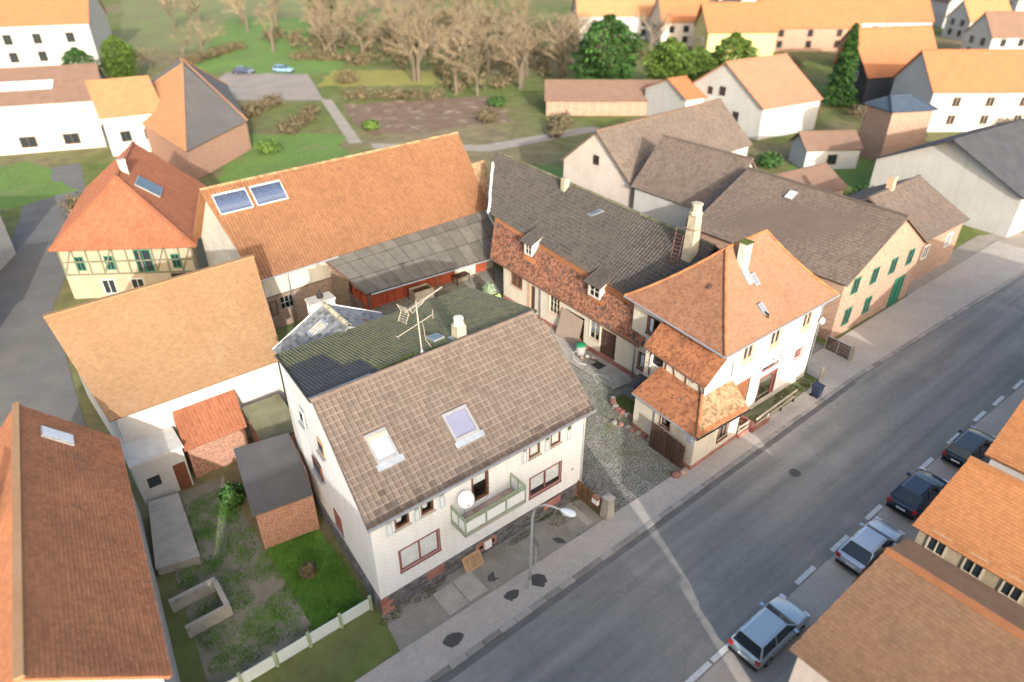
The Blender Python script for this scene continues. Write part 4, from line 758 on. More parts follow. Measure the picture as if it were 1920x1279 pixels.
for k in range(-9, 10):
    for s in (1, -1):
        pts = []
        for m_ in range(2):
            pass
        x0 = (h[0]+h[1])/2+k*.2; za, zb = h[2], h[3]; xa, xb = x0-s*(zb-za)/2*.8, x0+s*(zb-za)/2*.8
        t0, t1 = 0., 1.
        for lim, sg in ((h[0], 1), (h[1], -1)):
            fa, fb_ = sg*(xa-lim), sg*(xb-lim)
            if fa < 0 and fb_ < 0: t0 = 2; break
            if fa < 0: t0 = max(t0, fa/(fa-fb_))
            if fb_ < 0: t1 = min(t1, fa/(fa-fb_))
        if t0 < t1-.02: q.bar(fB.P(lerp(xa,xb,t0), lerp(za,zb,t0), -.05-.02*s), fB.P(lerp(xa,xb,t1), lerp(za,zb,t1), -.05-.02*s), .045, .018, fB.n)
q.build('lattice', M['ridgeOr'], B)
q = MB(); [fB.box(q, *a, -.06, .03) for a in ((h[0]-.06,h[0],h[2],h[3]+.06),(h[1],h[1]+.06,h[2],h[3]+.06),(h[0],h[1],h[3],h[3]+.06))]; q.build('lattice_frame', M['sandTrim'], B)
text_obj('37', .42, fB, bx(27.95), 2.05, .006, M['plastic'], B)
q = MB(); fB.box(q, 0, 10.38, .16, .62, 0, .035); q.build('base_band', M['creamPeel'], B)
for x, z in ((28.7,3.75),(31.0,3.8),(31.4,3.4),(30.2,3.85)): q = MB(); fB.box(q, bx(x)-.06, bx(x)+.06, z-.06, z+.06, 0, .08); q.build('sign_bracket', M['rust'], B)
FL, FR_, BR, BL, RL, RR = (23.5,-2.03,6.95), (36.55,-2.03,6.95), (36.7,7.3,6.95), (24.5,7.37,6.95), (28.57,2.53,11.2), (33.16,2.57,11.2); SAG = .27
q = MB(); faces = [(Patch(FL,FR_,RL,RR,SAG),'tileB'), (Patch(BL,FL,RL,RL,SAG),'tileBs'), (Patch(FR_,BR,RR,RR,SAG),'tileB'), (Patch(BR,BL,RR,RL,SAG),'tileB')]
for pt, _ in faces: deck_add(q, pt, .1, 6)
rB = q.build('roof', M['tileB'], B)
for pt, mk in faces: q = MB(); tile_field(q, pt, .18, .165, FLAT, .02, True, round_=.12, rag=.004); struct(q.build('roof_tiles', M[mk], rB), 'stuff')
for a, b in ((FL,RL),(BL,RL),(FR_,RR)): ridge_caps(rB, V(a)+V((0,0,.02)), V(b)+V((0,0,.02)), .11, .33, M['ridgeOr'], sag=SAG)
ridge_caps(rB, V(RL)+V((0,0,.02)), V(RR)+V((0,0,.02)), .12, .35, M['ridgeOr'])
gutter(B, (23.45,-2.1,6.9), (36.6,-2.1,6.9), .07); gutter(B, (23.43,-2.05,6.9), (24.43,7.4,6.9), .07)
q = MB(); q.add([(23.5,-2.0,6.88),(36.5,-2.0,6.88),(36.6,7.3,6.88),(24.5,7.3,6.88)], [(3,2,1,0)]); q.build('soffit', M['darkwood'], B)
pipe(B, [(36.4,-2.0,6.85),(35.5,-1.75,6.3),(35.5,-1.75,.1)], .05); pipe(B, [(25.08,-1.75,6.9),(25.08,-1.75,4.6)], .05)
pF = faces[0][0]; pFs = faces[1][0]
def fp(u, v, h): return pF.P(u-23.5, (v+2.03)/4.58, h)
q = MB(); q.box(28.95,29.55,1.25,1.85,9.4,11.75); q.build('chimney', M['chimW'], rB); q = MB(); q.box(28.88,29.62,1.18,1.92,11.752,11.83); q.build('chimney_cap', M['moss'], rB)
q = MB(); q.hexa([fp(u,v,h) for h in (.02,.09) for u, v in ((28.85,.55),(29.4,.55),(29.5,1.3),(28.8,1.3))]); q.build('chimney_flashing', M['zinc'], rB)
for u, v in ((29.62,.72),(28.8,-.75)):
    q = MB(); q.hexa([fp(a,b,h) for h in (.03,.15) for a, b in ((u-.25,v-.35),(u+.25,v-.35),(u+.25,v+.3),(u-.25,v+.3))]); hq = q.build('roof_hatch', M['zinc'], rB)
    q = MB(); q.hexa([fp(a,b,h) for h in (.15,.156) for a, b in ((u-.18,v-.27),(u+.18,v-.27),(u+.18,v+.22),(u-.18,v+.22))]); q.build('hatch_pane', M['glassSky'], rB)
q = MB(); q.tube([fp(28.75,-.95,.1),fp(28.7,-1.15,.3),fp(28.72,-1.3,.12)], .07, 8); q.build('vent_pipe', M['plastic'], rB)
q = MB(); q.hexa([pFs.P(5+a, .55+b, h) for h in (.03,.09) for a, b in ((0,0),(.32,0),(.32,.06),(0,.06))]); q.build('glass_tile', M['glassSky'], rB)
# bay with its own lean-to roof
q = MB(); fY = Fr((23.0,3.7), (22.75,-1.6), (-1,0)); YW = (.55,1.65,3.95,4.88)
wall_holes(q, fY, 0, fY.L, 0, 4.98, [YW], .15); q.add([(23.0,3.7,0),(25.1,3.7,0),(25.1,3.7,6.7),(23.0,3.7,4.9)], [(0,1,2,3)]); q.build('bay_wall', M['creamPeel'], B)
q = MB(); q.add([(22.75,-1.6,0),(25.0,-1.62,0),(25.0,-1.62,6.95),(24.2,-1.61,6.3),(22.55,-1.6,5.0)], [(0,1,2,3,4)]); q.build('bay_front', M['whiteB'], B)
yw = window(B, fY, *YW, M['white'], 1, 1, .06, .07, name='bay_window', glass='glass'); q = MB()
for a in ((0,.5,4.0,4.06),(0,.5,4.78,4.84),(0,.06,4.06,4.78),(.44,.5,4.06,4.78)):
    p_ = fY.P(YW[0]+.06, 0, 0); dv = (fY.e*.45+fY.n*.9).normalized(); c8 = [p_+dv*x+V((0,0,z))+(fY.n*.0+fY.e*k) for z in (a[2],a[3]) for x, k in ((a[0],0),(a[1],0),(a[1],.04),(a[0],.04))]; q.hexa(c8)
q.build('open_casement', M['white'], yw); q = MB()
for x in (0.42,1.78): fY.box(q, x, x+.12, 3.0, 5.2, 0, .03)
for x0, x1 in ((2.4,2.75),(3.6,3.66),(4.6,4.95)): q.bar(fY.P(x0,4.95,.02), fY.P(x1,3.9,.02), .1, .04, fY.n)
q.build('timber', M['brownFrame'], B)
pMid = Patch((23.02,3.95,4.98), (22.38,-1.72,4.98), (24.75,3.75,6.85), (24.75,-1.72,6.85)); q = MB(); deck_add(q, pMid, .1); mr = q.build('bay_roof', M['tileAnnex'], B); q = MB(); tile_field(q, pMid, .175, .16, FLAT, .02, True, round_=.12, rag=.008); struct(q.build('bay_tiles', M['tileAnnex'], mr), 'stuff')
gutter(B, (22.97,3.95,4.92), (22.32,-1.72,4.92), .05, 'rust')
# low annex at the corner
AX = thing('annex', 'low cream annex with old orange hipped roof at the yard entrance', 'annex', (22.8,-.5,0))
fX = Fr((20.5,-2.88), (25.4,-2.75), (0,-1)); fXl = Fr((20.9,2.45), (20.5,-2.88), (-1,0)); XW = (2.62,3.62,.95,2.32); XL = (2.45,3.2,1.85,2.78)
q = MB(); wall_holes(q, fX, 0, fX.L, .3, 2.85, [XW], .15); q.build('wall', M['creamPeel'], AX); q = MB(); wall_holes(q, fXl, 0, fXl.L, .3, 2.9, [XL], .15); q.add([(20.9,2.45,0),(23,2.45,0),(23,2.45,4.0),(20.9,2.45,2.9)], [(0,1,2,3)]); q.build('side_wall', M['cream'], AX); q = MB(); q.add([(25.4,-2.75,0),(25.4,-1.6,0),(25.4,-1.6,4.0),(25.4,-2.75,2.9)], [(0,1,2,3)]); q.build('end_wall', M['cream'], AX)
for fr, L_ in ((fX, fX.L), (fXl, fXl.L)):
    x = -.05
    while x < L_-.05: w_ = min(random.uniform(.4,.75), L_+.05-x); q = MB(); fr.box(q, x, x+w_-.012, 0, .3+random.uniform(-.02,.03), -.2, .05+random.uniform(0,.025), .02+.96*random.random()); q.build('plinth_block', M['sandstone'], AX); x += w_
window(AX, fX, *XW, M['darkFrame'], 2, 1, .08, .06, trim=(.09,M['rust']), sill=(.12,.1,M['rust'])); window(AX, fXl, *XL, M['darkFrame'], 2, 1, .08, .06, [(XL[0]+.1,XL[0]+.35,1.95)], trim=(.08,M['brownFrame']))
EL, EC, ER, RX, RY, RZ = (20.72,2.62,2.86), (20.28,-3.12,2.86), (25.35,-3.3,2.82), (22.95,2.3,4.2), (22.5,-1.5,4.2), (25.5,-1.6,4.2)
pX1 = Patch(EL, EC, RX, RY); pX2 = Patch(EC, ER, RY, RZ); q = MB(); deck_add(q, pX1, .1); deck_add(q, pX2, .1); rX = q.build('roof', M['tileAnnex'], AX)
q = MB(); tile_field(q, pX1, .18, .165, FLAT, .022, True, round_=.14, rag=.008); struct(q.build('roof_tiles', M['tileAnnex'], rX), 'stuff'); q = MB(); tile_field(q, pX2, .18, .165, FLAT, .022, True, round_=.14, rag=.008, row0=2); struct(q.build('lichened_tiles', M['tileYellow'], rX), 'stuff')
q = MB(); ptl = Patch(lerp(V(EC),V(RY),0), lerp(V(ER),V(RZ),0), lerp(V(EC),V(RY),.15), lerp(V(ER),V(RZ),.15)); tile_field(q, ptl, .18, .165, FLAT, .022, True); struct(q.build('eave_tiles', M['ridgeOr'], rX), 'stuff')
ridge_caps(rX, V(EC)+V((.05,.04,.03)), V(RY)+V((0,0,.03)), .1, .34, M['ridgeOr'], 'hip_tile')
gutter(AX, (20.66,2.6,2.8), (20.2,-3.15,2.8), .06); gutter(AX, (20.2,-3.18,2.8), (25.4,-3.36,2.76), .06, 'plastic'); pipe(AX, [(20.5,.55,2.75),(20.72,.55,2.5),(20.74,.55,.1)], .04)
q = MB(); fXl.box(q, 4.55, 5.25, 1.95, 2.5, .01, .03); sg = q.build('sign_board', mat('white enamel sign', (.72,.75,.80), None, 3, .4, grain=.02), AX)
for z, a, b in ((2.36,.1,.5),(2.24,.06,.44),(2.12,.06,.64),(2.03,.06,.58)): q = MB(); fXl.box(q, 4.55+a, 4.55+b, z-.015, z+.02, .031, .034); q.build('sign_print', mat('blue print', (.10,.13,.22), None, 3, .5, grain=0) if 'blue print' not in bpy.data.materials else bpy.data.materials['blue print'], sg)
pK = Patch((21.7,3.95,2.25), (21.7,2.5,2.25), (22.95,3.95,2.75), (22.95,2.5,2.75)); corr_sheet(pK, 0, 1.45, 0, 1, .02, .12, .02, 'canopy', M['corrDark'], AX)
# ------------------------------------------------------------------ roof antenna, satellite dishes
An = thing('tv_antenna', 'tall rusty television antenna mast on the mossy back roof', 'antenna', (6.57,5.42,10.3)); q = MB(); q.tube([(6.57,5.42,10.2),(6.45,5.42,13.45)], .032, 8); q.build('mast', M['antenna'], An)
q = MB(); bA, bB = V((5.55,5.0,13.30)), V((8.25,5.75,13.55)); q.bar(bA, bB, .035, .035); q.build('boom', M['antenna'], An); sd_ = V((-.27,.96,0))
for k in range(20):
    c = lerp(bA, bB, .08+.9*(k/19)**1.15); l_ = .17-.003*k; q = MB(); q.tube([c-sd_*l_, c+sd_*l_], .01, 5); q.build('element', M['antenna'], An)
for s in (1, -1):
    q = MB()
    for k in range(4): c = bA+V((0,0,s*(.08+.12*k)))-V((.02+.06*k,0,0)); q.tube([c-sd_*.28, c+sd_*.28], .012, 5)
    q.tube([bA-sd_*.26, bA-sd_*.26+V((-.2,0,s*.5))], .012, 5); q.tube([bA+sd_*.26, bA+sd_*.26+V((-.2,0,s*.5))], .012, 5); q.build('reflector', M['antenna'], An)
q = MB(); q.tube([(5.95,5.15,13.2),(6.1,5.2,13.0),(6.47,5.42,13.05),(6.9,5.5,13.2),(7.0,5.45,13.4)], .018, 6); q.build('bracket', M['antenna'], An)
q = MB(); q.tube([(5.1,5.2,11.95),(7.5,5.6,12.25)], .018, 6); q.tube([(7.5,5.6,12.0),(7.5,5.6,12.5)], .014, 6); q.tube([(5.1,5.0,11.95),(5.1,5.4,11.95)], .014, 6); q.build('dipole', M['antenna'], An)
q = MB(); q.tube([(6.75,5.45,12.1),(6.85,5.5,11.6),(6.95,5.6,10.9),(7.2,5.5,10.4)], .014, 6); q.build('cable', M['antenna'], An)
q = MB(); q.lathe([(.14,10.18),(.12,10.35),(.05,10.5)], (6.57,5.42,0), 10); q.build('mast_foot', M['zinc'], An)
def dish(name, label, c, d_, r, pole, m):
    t = thing(name, label, 'satellite dish', pole[0]); d_ = V(d_).normalized(); q = MB(); x = d_.cross(V((0,0,1))).normalized(); y = x.cross(d_); vs = []; n = 24; fs = []
    for k in range(7):
        rr = r*k/6; vs += [V(c)+(x*math.cos(2*math.pi*i/n)*.93+y*math.sin(2*math.pi*i/n))*rr-d_*(.16*r-.16*r*(k/6)**2) for i in range(n)]
    for k in range(6): fs += [(k*n+i, k*n+(i+1)%n, (k+1)*n+(i+1)%n, (k+1)*n+i) for i in range(n)]
    q.add(vs, fs); q.build('reflector', m, t, True); q = MB(); q.tube([V(c)-y*r*.95, V(c)+d_*r*1.0-y*r*.35], .012, 6); q.build('feed_arm', M['galv'], t); q = MB(); q.tube([V(c)+d_*r*.92-y*r*.33, V(c)+d_*r*1.12-y*r*.28], .035, 8); q.build('receiver', M['plastic'], t)
    q = MB(); q.tube(pole+[V(c)-d_*.12], .025, 8); q.build('pole', M['galv'], t); return t
dish('satellite_dish', 'large white satellite dish standing on the balcony', (5.02,-.5,5.2), (-.30,-.86,.42), .46, [(4.98,-.35,3.74),(4.98,-.35,5.1)], M['white'])
dish('satellite_dish', 'small white satellite dish at the far corner of the white house', (35.3,-2.0,5.2), (-.35,-.85,.35), .24, [(35.1,-1.66,5.0),(35.2,-1.9,5.05)], M['white'])
# ------------------------------------------------------------------ street lamp, road sign
Lp = thing('street_lamp', 'grey curved-arm street lamp in front of the balcony house', 'street lamp', (6.74,-3.5,0)); q = MB()
arc = [(6.74,-3.5,.07),(6.76,-3.5,2.5),(6.80,-3.52,5.2),(6.86,-3.58,5.75),(6.98,-3.72,6.08),(7.18,-3.95,6.22),(7.45,-4.25,6.16),(7.72,-4.55,6.02)]
q.tube(arc, [.085,.07,.055,.05,.045,.042,.04,.038], 10); q.build('pole', M['galv'], Lp, True)
q = MB(); hd = V((.55,-.66,-.22)).normalized(); sx = hd.cross(V((0,0,1))).normalized(); upv = sx.cross(hd); c0 = V((7.68,-4.5,6.03)); secs = [(0,.05,.05),(.12,.13,.10),(.42,.22,.13),(.68,.19,.10),(.78,.11,.05)]; vs = []; n = 10
for l_, w_, h_ in secs: vs += [c0+hd*l_+sx*math.cos(2*math.pi*k/n)*w_+upv*math.sin(2*math.pi*k/n)*h_ for k in range(n)]
q.add(vs, [(i*n+k, i*n+(k+1)%n, (i+1)*n+(k+1)%n, (i+1)*n+k) for i in range(4) for k in range(n)]+[tuple(range(n-1,-1,-1)), tuple(range(4*n,5*n))]); q.build('lantern', mat('lamp housing', (.62,.66,.70), (.56,.60,.64), 2, .35, grain=.03), Lp, True)
q = MB(); q.hexa([c0+hd*l_+sx*w_-upv*h_ for h_ in (.15,.10) for l_, w_ in ((.2,-.14),(.62,-.14),(.62,.14),(.2,.14))]); q.build('lamp_glass', M['lampW'], Lp); q = MB(); q.lathe([(.13,.07),(.11,.3),(.09,.8),(.085,.82)], (6.74,-3.5,0), 10); q.build('base', M['galv'], Lp)
Rs = thing('road_sign', 'round road sign on a thin grey post behind the street lamp', 'road sign', (7.95,-2.55,0)); q = MB(); q.tube([(7.95,-2.55,.07),(7.95,-2.55,2.35)], .032, 8); q.build('post', M['galv'], Rs)
q = MB(); cs = V((7.9,-2.55,1.98)); vs = [cs+V((dx, .3*math.cos(2*math.pi*k/20), .3*math.sin(2*math.pi*k/20))) for dx in (0,-.015) for k in range(20)]; q.add(vs, [tuple(range(20)), tuple(range(39,19,-1))]+[(k,(k+1)%20,20+(k+1)%20,20+k) for k in range(20)]); q.build('disc', M['alu'], Rs)
# ------------------------------------------------------------------ gates, posts, fences
def gate(name, label, a, b, h0, h1, n, m, cat='gate', thick=.035):
    t = thing(name, label, cat, (a[0],a[1],0)); a, b = V((*a,0)), V((*b,0)); e = (b-a).normalized(); nn = V((e.y,-e.x,0))
    for k in range(n):
        p, q_ = lerp(a, b, (k+.04)/n), lerp(a, b, (k+.9)/n); hh = lerp(h0, h1, k/(n-1))+.03*math.sin(k*2.1); q = MB(); q.hexa([p+V((0,0,.06)), q_+V((0,0,.06)), q_+nn*thick+V((0,0,.06)), p+nn*thick+V((0,0,.06)), p+V((0,0,hh)), q_+V((0,0,hh)), q_+nn*thick+V((0,0,hh)), p+nn*thick+V((0,0,hh))], .02+.96*random.random()); q.build('board', m, t)
    for f in (.18,.82): q = MB(); q.bar(a+V((0,0,h0*f))-nn*.04, b+V((0,0,lerp(h0,h1,1)*f))-nn*.04, .06, .09); q.build('rail', m, t)
    return t
g1 = gate('wooden_gate', 'brown board gate beside the corner of the balcony house', (13.30,-.12), (13.42,-2.1), 1.35, 1.2, 15, M['gatewood'])
q = MB(); q.box(13.12,13.3,-1.95,-1.5,.75,1.1); q.build('letter_box', M['white'], g1); q = MB(); q.box(13.13,13.34,-1.93,-1.52,1.102,1.3); q.build('letter_box_roof', M['sandstone'], g1)
g2 = gate('wooden_gate', 'tall dark board gate leaf standing open against the annex wall', (20.22,.3), (20.12,-2.55), 2.1, 1.9, 22, M['darkwood'])
Gp = thing('gate_post', 'square pale concrete gate post at the yard entrance', 'gate post', (13.55,-2.4,0)); q = MB(); q.add([(13.25,-2.7,0),(13.85,-2.7,0),(13.85,-2.1,0),(13.25,-2.1,0),(13.32,-2.63,1.5),(13.78,-2.63,1.5),(13.78,-2.17,1.5),(13.32,-2.17,1.5)], [(3,2,1,0),(4,5,6,7),(0,1,5,4),(1,2,6,5),(2,3,7,6),(3,0,4,7)]); q.build('shaft', M['concrete'], Gp)
q = MB(); q.prism([(13.27,-2.68),(13.83,-2.68),(13.83,-2.12),(13.27,-2.12)], 1.502, 1.58); q.add([(13.27,-2.68,1.58),(13.83,-2.68,1.58),(13.83,-2.12,1.58),(13.27,-2.12,1.58),(13.55,-2.4,1.68)], [(0,1,4),(1,2,4),(2,3,4),(3,0,4)]); q.build('cap', M['concrete'], Gp)
for i, (x, y, r_) in enumerate(((19.9,-2.85,.26),(19.35,-2.7,.3))):
    q = MB(); vs = []; n = 9
    for k, (rr, z) in enumerate(((1,0),(1.05,.5),(.8,.9),(.35,1.1))): vs += [(x+r_*rr*random.uniform(.8,1.1)*math.cos(2*math.pi*j/n), y+r_*rr*random.uniform(.8,1.1)*math.sin(2*math.pi*j/n), z*r_) for j in range(n)]
    q.add(vs, [(k*n+j,k*n+(j+1)%n,(k+1)*n+(j+1)%n,(k+1)*n+j) for k in range(3) for j in range(n)]+[tuple(range(3*n,4*n))]); tag(q.build('guard_stone', M['sandstone'] if i else M['sandTrim'], None, True), ('tan guard stone at the foot of the annex corner', 'red guard stone lying before the open dark gate')[i], 'stone')
def slat_gate(label, a, b, h, m, rows=6, mesh_=False):
    t = thing('slatted_gate' if not mesh_ else 'wire_gate', label, 'gate', (*a,0)); a, b = V((*a,.1)), V((*b,.1))
    q = MB(); z = V((0,0,h)); q.bar(a, b, .06, .06); q.bar(a+z, b+z, .06, .06); q.bar(a, a+z, .06, .06); q.bar(b, b+z, .06, .06); q.bar(lerp(a,b,.5), lerp(a,b,.5)+z, .05, .05); q.build('frame', M['galv'], t)
    for k in range(rows): q = MB(); zz = V((0,0,h*(k+.5)/rows)); q.bar(a+zz, b+zz, .03 if not mesh_ else .015, h/rows*.72 if not mesh_ else .02); q.build('slat', m, t)
    if mesh_:
        for k in range(1,9): q = MB(); p = lerp(a,b,k/9); q.bar(p, p+z, .012, .012); q.build('wire', M['galv'], t)
    q = MB(); e = (b-a).normalized(); q.box(b.x-.09,b.x+.09,b.y-.28,b.y-.1,0,h+.25); q.build('post', M['lightwood'], t)
slat_gate('open gate leaf of dark boards in a steel frame beyond the white house', (40.4,-.5), (40.25,-2.6), 1.2, M['darkwood'])
slat_gate('low grey wire gate leaf at the far corner of the white house', (36.15,-1.4), (36.0,-2.55), 1.05, M['galv'], 4, True)
Rl = thing('terrace_railing', 'pale weathered timber railing in front of the shop door', 'railing', (29.5,-3.1,0))
for a, b, z in (((26.95,-3.15),(32.1,-2.98),1.05),((26.95,-3.15),(32.1,-2.98),.55)): q = MB(); q.bar((*a,z), (*b,z+.02), .07, .15); q.build('rail', M['lightwood'], Rl)
for f in (.02,.33,.66,.98): q = MB(); x, y = lerp(26.95,32.1,f), lerp(-3.15,-2.98,f)+.06; q.box(x-.05,x+.05,y-.05,y+.05,0,1.1); q.build('post', M['darkwood'], Rl)
q = MB(); q.box(26.75,28.6,-3.22,-2.98,0,.5); q.build('low_wall', M['sandstone'], Rl); q = MB(); q.box(26.62,26.74,-3.2,-1.9,0,.95); q.build('side_board', M['redTrim'], Rl)
q = MB(); q.box(28.2,28.36,-3.24,-3.2,.6,.95); q.build('notice', M['white'], Rl)
R2_ = thing('garden_railing', 'short pale timber railing on the red wall beside the annex', 'railing', (26,-2.9,0))
for z in (.55,.95): q = MB(); q.bar((25.5,-2.9,z),(26.55,-2.88,z),.06,.14); q.build('rail', M['lightwood'], R2_)
q = MB(); q.box(25.42,26.6,-2.98,-2.8,0,.32); q.build('low_wall', M['sandstone'], R2_); q = MB(); [q.box(x-.04,x+.04,-2.86,-2.78,.3,1.0) for x in (25.55,26.5)]; q.build('post', M['lightwood'], R2_)
Fw = thing('panel_fence', 'whitish panel fence with green posts along the lawn and pavement', 'fence', (-3.5,.7,0)); fa, fb_ = V((-8.6,.55,0)), V((-.35,.55,0))
for k in range(5):
    p, q_ = lerp(fa,fb_,k/5), lerp(fa,fb_,(k+1)/5); q = MB(); q.bar(p+V((.08,0,.52)), q_+V((-.08,0,.52)), .05, .78); q.build('panel', mat('pale fence panel', (.58,.64,.62), (.50,.56,.55), 1, .7) if k == 0 else bpy.data.materials['pale fence panel'], Fw)
for k in range(6): p = lerp(fa,fb_,k/5); q = MB(); q.box(p.x-.07,p.x+.07,p.y-.07,p.y+.07,0,1.05); q.build('post', M['green'] if k != 2 else M['green'], Fw)
# ------------------------------------------------------------------ small things in yard and forecourt
Gr = thing('wooden_grate', 'pale wooden slatted grate leaning on the stone plinth', 'grate', (5.3,-.35,0)); a0, a1, b0, b1 = V((4.75,-.62,.03)), V((5.85,-.62,.03)), V((4.8,-.16,.62)), V((5.9,-.16,.62)); q = MB()
for p, q_ in ((a0,a1),(b0,b1),(a0,b0),(a1,b1)): q.bar(p, q_, .06, .04, (0,-1,.5))
q.build('frame', M['crate'], Gr)
for k in range(1,14): q = MB(); q.bar(lerp(a0,a1,k/14), lerp(b0,b1,k/14), .045, .02, (0,-1,.5)); q.build('slat', M['crate'], Gr)
Bn = thing('rain_barrel', 'grey rain barrel with green lid by the barred workshop window', 'barrel', (24.15,11.1,.09)); q = MB(); q.lathe([(.34,.09),(.37,.5),(.38,1.05)], (24.15,11.1,0), 18); q.build('barrel', mat('grey plastic barrel', (.36,.35,.33), (.27,.26,.25), 3, .6), Bn, True); q = MB(); q.lathe([(.43,1.05),(.44,1.10),(.41,1.14),(.15,1.19)], (24.15,11.1,0), 18); q.build('lid', mat('green plastic lid', (.03,.23,.10), (.02,.18,.08), 3, .5), Bn, True)
q = MB(); q.tube([(24.5,10.7,.8),(23.6,11.3,.5),(23.3,10.9,.13),(23.3,10.2,.11),(23.6,9.8,.11)], .018, 6); tag(q.build('garden_hose', M['white'], None, True), 'pale hose hanging from the green lidded barrel', 'hose')
q = MB(); pts = [(23.1+.45*math.cos(a), 7.6+.8*math.sin(a), .11) for a in [k*.35-1 for k in range(13)]]; q.tube(pts, .018, 6); tag(q.build('garden_hose', M['white'], None, True), 'loop of white hose on the mossy concrete strip', 'hose')
for i, (x, y, s_, hgt, m_, lb) in enumerate([(24.25,10.35,.18,.22,'white','small white tub beside the green lidded barrel'), (24.5,10.05,.16,.18,'chimW','small grey tub next to the white one by the barrel'), (23.75,10.5,.14,.2,'sandTrim','terracotta pot at the foot of the rain barrel'), (24.55,9.75,.15,.2,'lightwood','pale pot nearest the dark workshop door')]):
    q = MB(); q.lathe([(s_*.75,.09),(s_,.09+hgt),(s_*1.08,.09+hgt),(s_*1.08,.12+hgt),(s_*.85,.12+hgt),(s_*.7,.15)], (x,y,0), 12); tag(q.build('pot', M[m_], None, True), lb, 'pot')
Gt = thing('drain_grate', 'dark drain grate set in the concrete strip', 'grate', (24.2,9.1,.09)); q = MB(); [q.box(23.9,24.6,8.75+.11*k,8.81+.11*k,.091,.12) for k in range(8)]; [q.box(x,x+.06,8.7,9.62,.091,.125) for x in (23.86,24.58)]; q.build('bars', M['plastic'], Gt)
Pb = thing('planter_bed', 'low stone-edged bed with moss behind the annex', 'planter', (21.6,4.0,0))
for k in range(10): a = 1.9+k*.27; x, y = 22.3+1.0*math.cos(a), 3.9+1.5*math.sin(a); q = MB(); q.box(x-.17,x+.17,y-.14,y+.14,0,.28+.05*random.random(),.5); q.build('edge_stone', M['sandstone' if k % 3 else 'concrete'], Pb)
q = MB(); q.prism([(21.5,2.6),(22.9,2.6),(22.9,5.2),(22.2,5.3),(21.6,4.6)], .02, .2); q.build('soil', M['moss'], Pb)
for i in range(7):
    x, y = 20.1+.45*random.random()+.05*i, 3.4-i*.45; q = MB(); q.box(x-.15,x+.15,y-.12,y+.12,.02,.02+random.uniform(.1,.22)); tag(q.build('loose_stone', M['sandstone' if i % 2 else 'concrete']), 'loose rubble stone at the foot of the annex side wall', 'stone', 'loose stones by the annex')
Ct = thing('plank_crate', 'slatted wooden crate standing under the shed eave', 'crate', (19.5,27.2,0))
for z in range(5):
    for a, b in (((18.5,26.8),(20.4,26.75)),((18.5,27.9),(20.4,27.85)),((18.5,26.8),(18.5,27.9)),((20.4,26.75),(20.4,27.85))): q = MB(); q.bar((*a,.12+z*.21),(*b,.12+z*.21),.03,.18,a=random.random()); q.build('slat', M['lightwood'], Ct)
q = MB(); q.box(18.55,20.35,26.85,27.8,.05,.85); q.build('filling', M['darkwood'], Ct)
Tb = thing('garden_table', 'dark wooden table with shelf in front of the red doors', 'table', (24.0,27.6,0)); q = MB(); q.box(23.3,24.9,27.2,28.0,.78,.84); q.build('table_top', M['darkwood'], Tb)
for x in (23.4,24.8):
    for y in (27.28,27.92): q = MB(); q.box(x-.04,x+.04,y-.04,y+.04,.02,.78); q.build('leg', M['darkwood'], Tb)
q = MB(); q.box(23.4,24.8,27.3,27.9,.3,.34); q.build('shelf', M['lightwood'], Tb)
Ch = thing('garden_chair', 'lime green garden chair on the mossy yard corner', 'chair', (24.0,21.1,.1)); gm = mat('lime green plastic', (.26,.42,.14), (.20,.33,.11), 3, .5)
q = MB(); q.slab([(23.7,20.85,.5),(24.25,20.85,.5),(24.25,21.4,.47),(23.7,21.4,.47)], (0,0,.04)); q.build('seat', M['sandTrim'], Ch); q = MB(); q.slab([(23.7,21.4,.5),(24.25,21.4,.5),(24.25,21.7,1.2),(23.7,21.7,1.2)], (0,.04,0)); q.build('backrest', gm, Ch)
for x in (23.74,24.21):
    for y in (20.9,21.36): q = MB(); q.box(x-.025,x+.025,y-.025,y+.025,.1,.5); q.build('leg', gm, Ch)
def leaf_cloud(mb, c, rx, ry, rz, n, size, k=.55):
    for _ in range(n):
        d_ = V((random.gauss(0,1), random.gauss(0,1), random.gauss(0,1))).normalized()*(k+(1-k)*random.random()); p = V((c[0]+d_.x*rx, c[1]+d_.y*ry, c[2]+d_.z*rz)); a = V((random.gauss(0,1), random.gauss(0,1), random.gauss(0,1))).normalized(); b = a.cross(d_+V((.01,.02,.3))).normalized(); s_ = size*random.uniform(.6,1.3)
        mb.add([p-a*s_, p+b*s_*.5, p+a*s_, p-b*s_*.5], [(0,1,2,3)], random.random())
Bs = thing('potted_bush', 'pale green variegated bush in a clay pot by the yard wall', 'plant', (24.0,22.9,.1)); q = MB(); q.lathe([(.22,.09),(.3,.45),(.33,.46)], (24.0,22.9,0), 12); q.build('pot', M['sandTrim'], Bs, True); q = MB(); leaf_cloud(q, (24.0,23.0,1.05), .55, .75, .75, 1500, .09); q.build('foliage', mat('pale leaf', (.36,.45,.30), (.22,.32,.17), 4, .7, tv=.5), Bs)
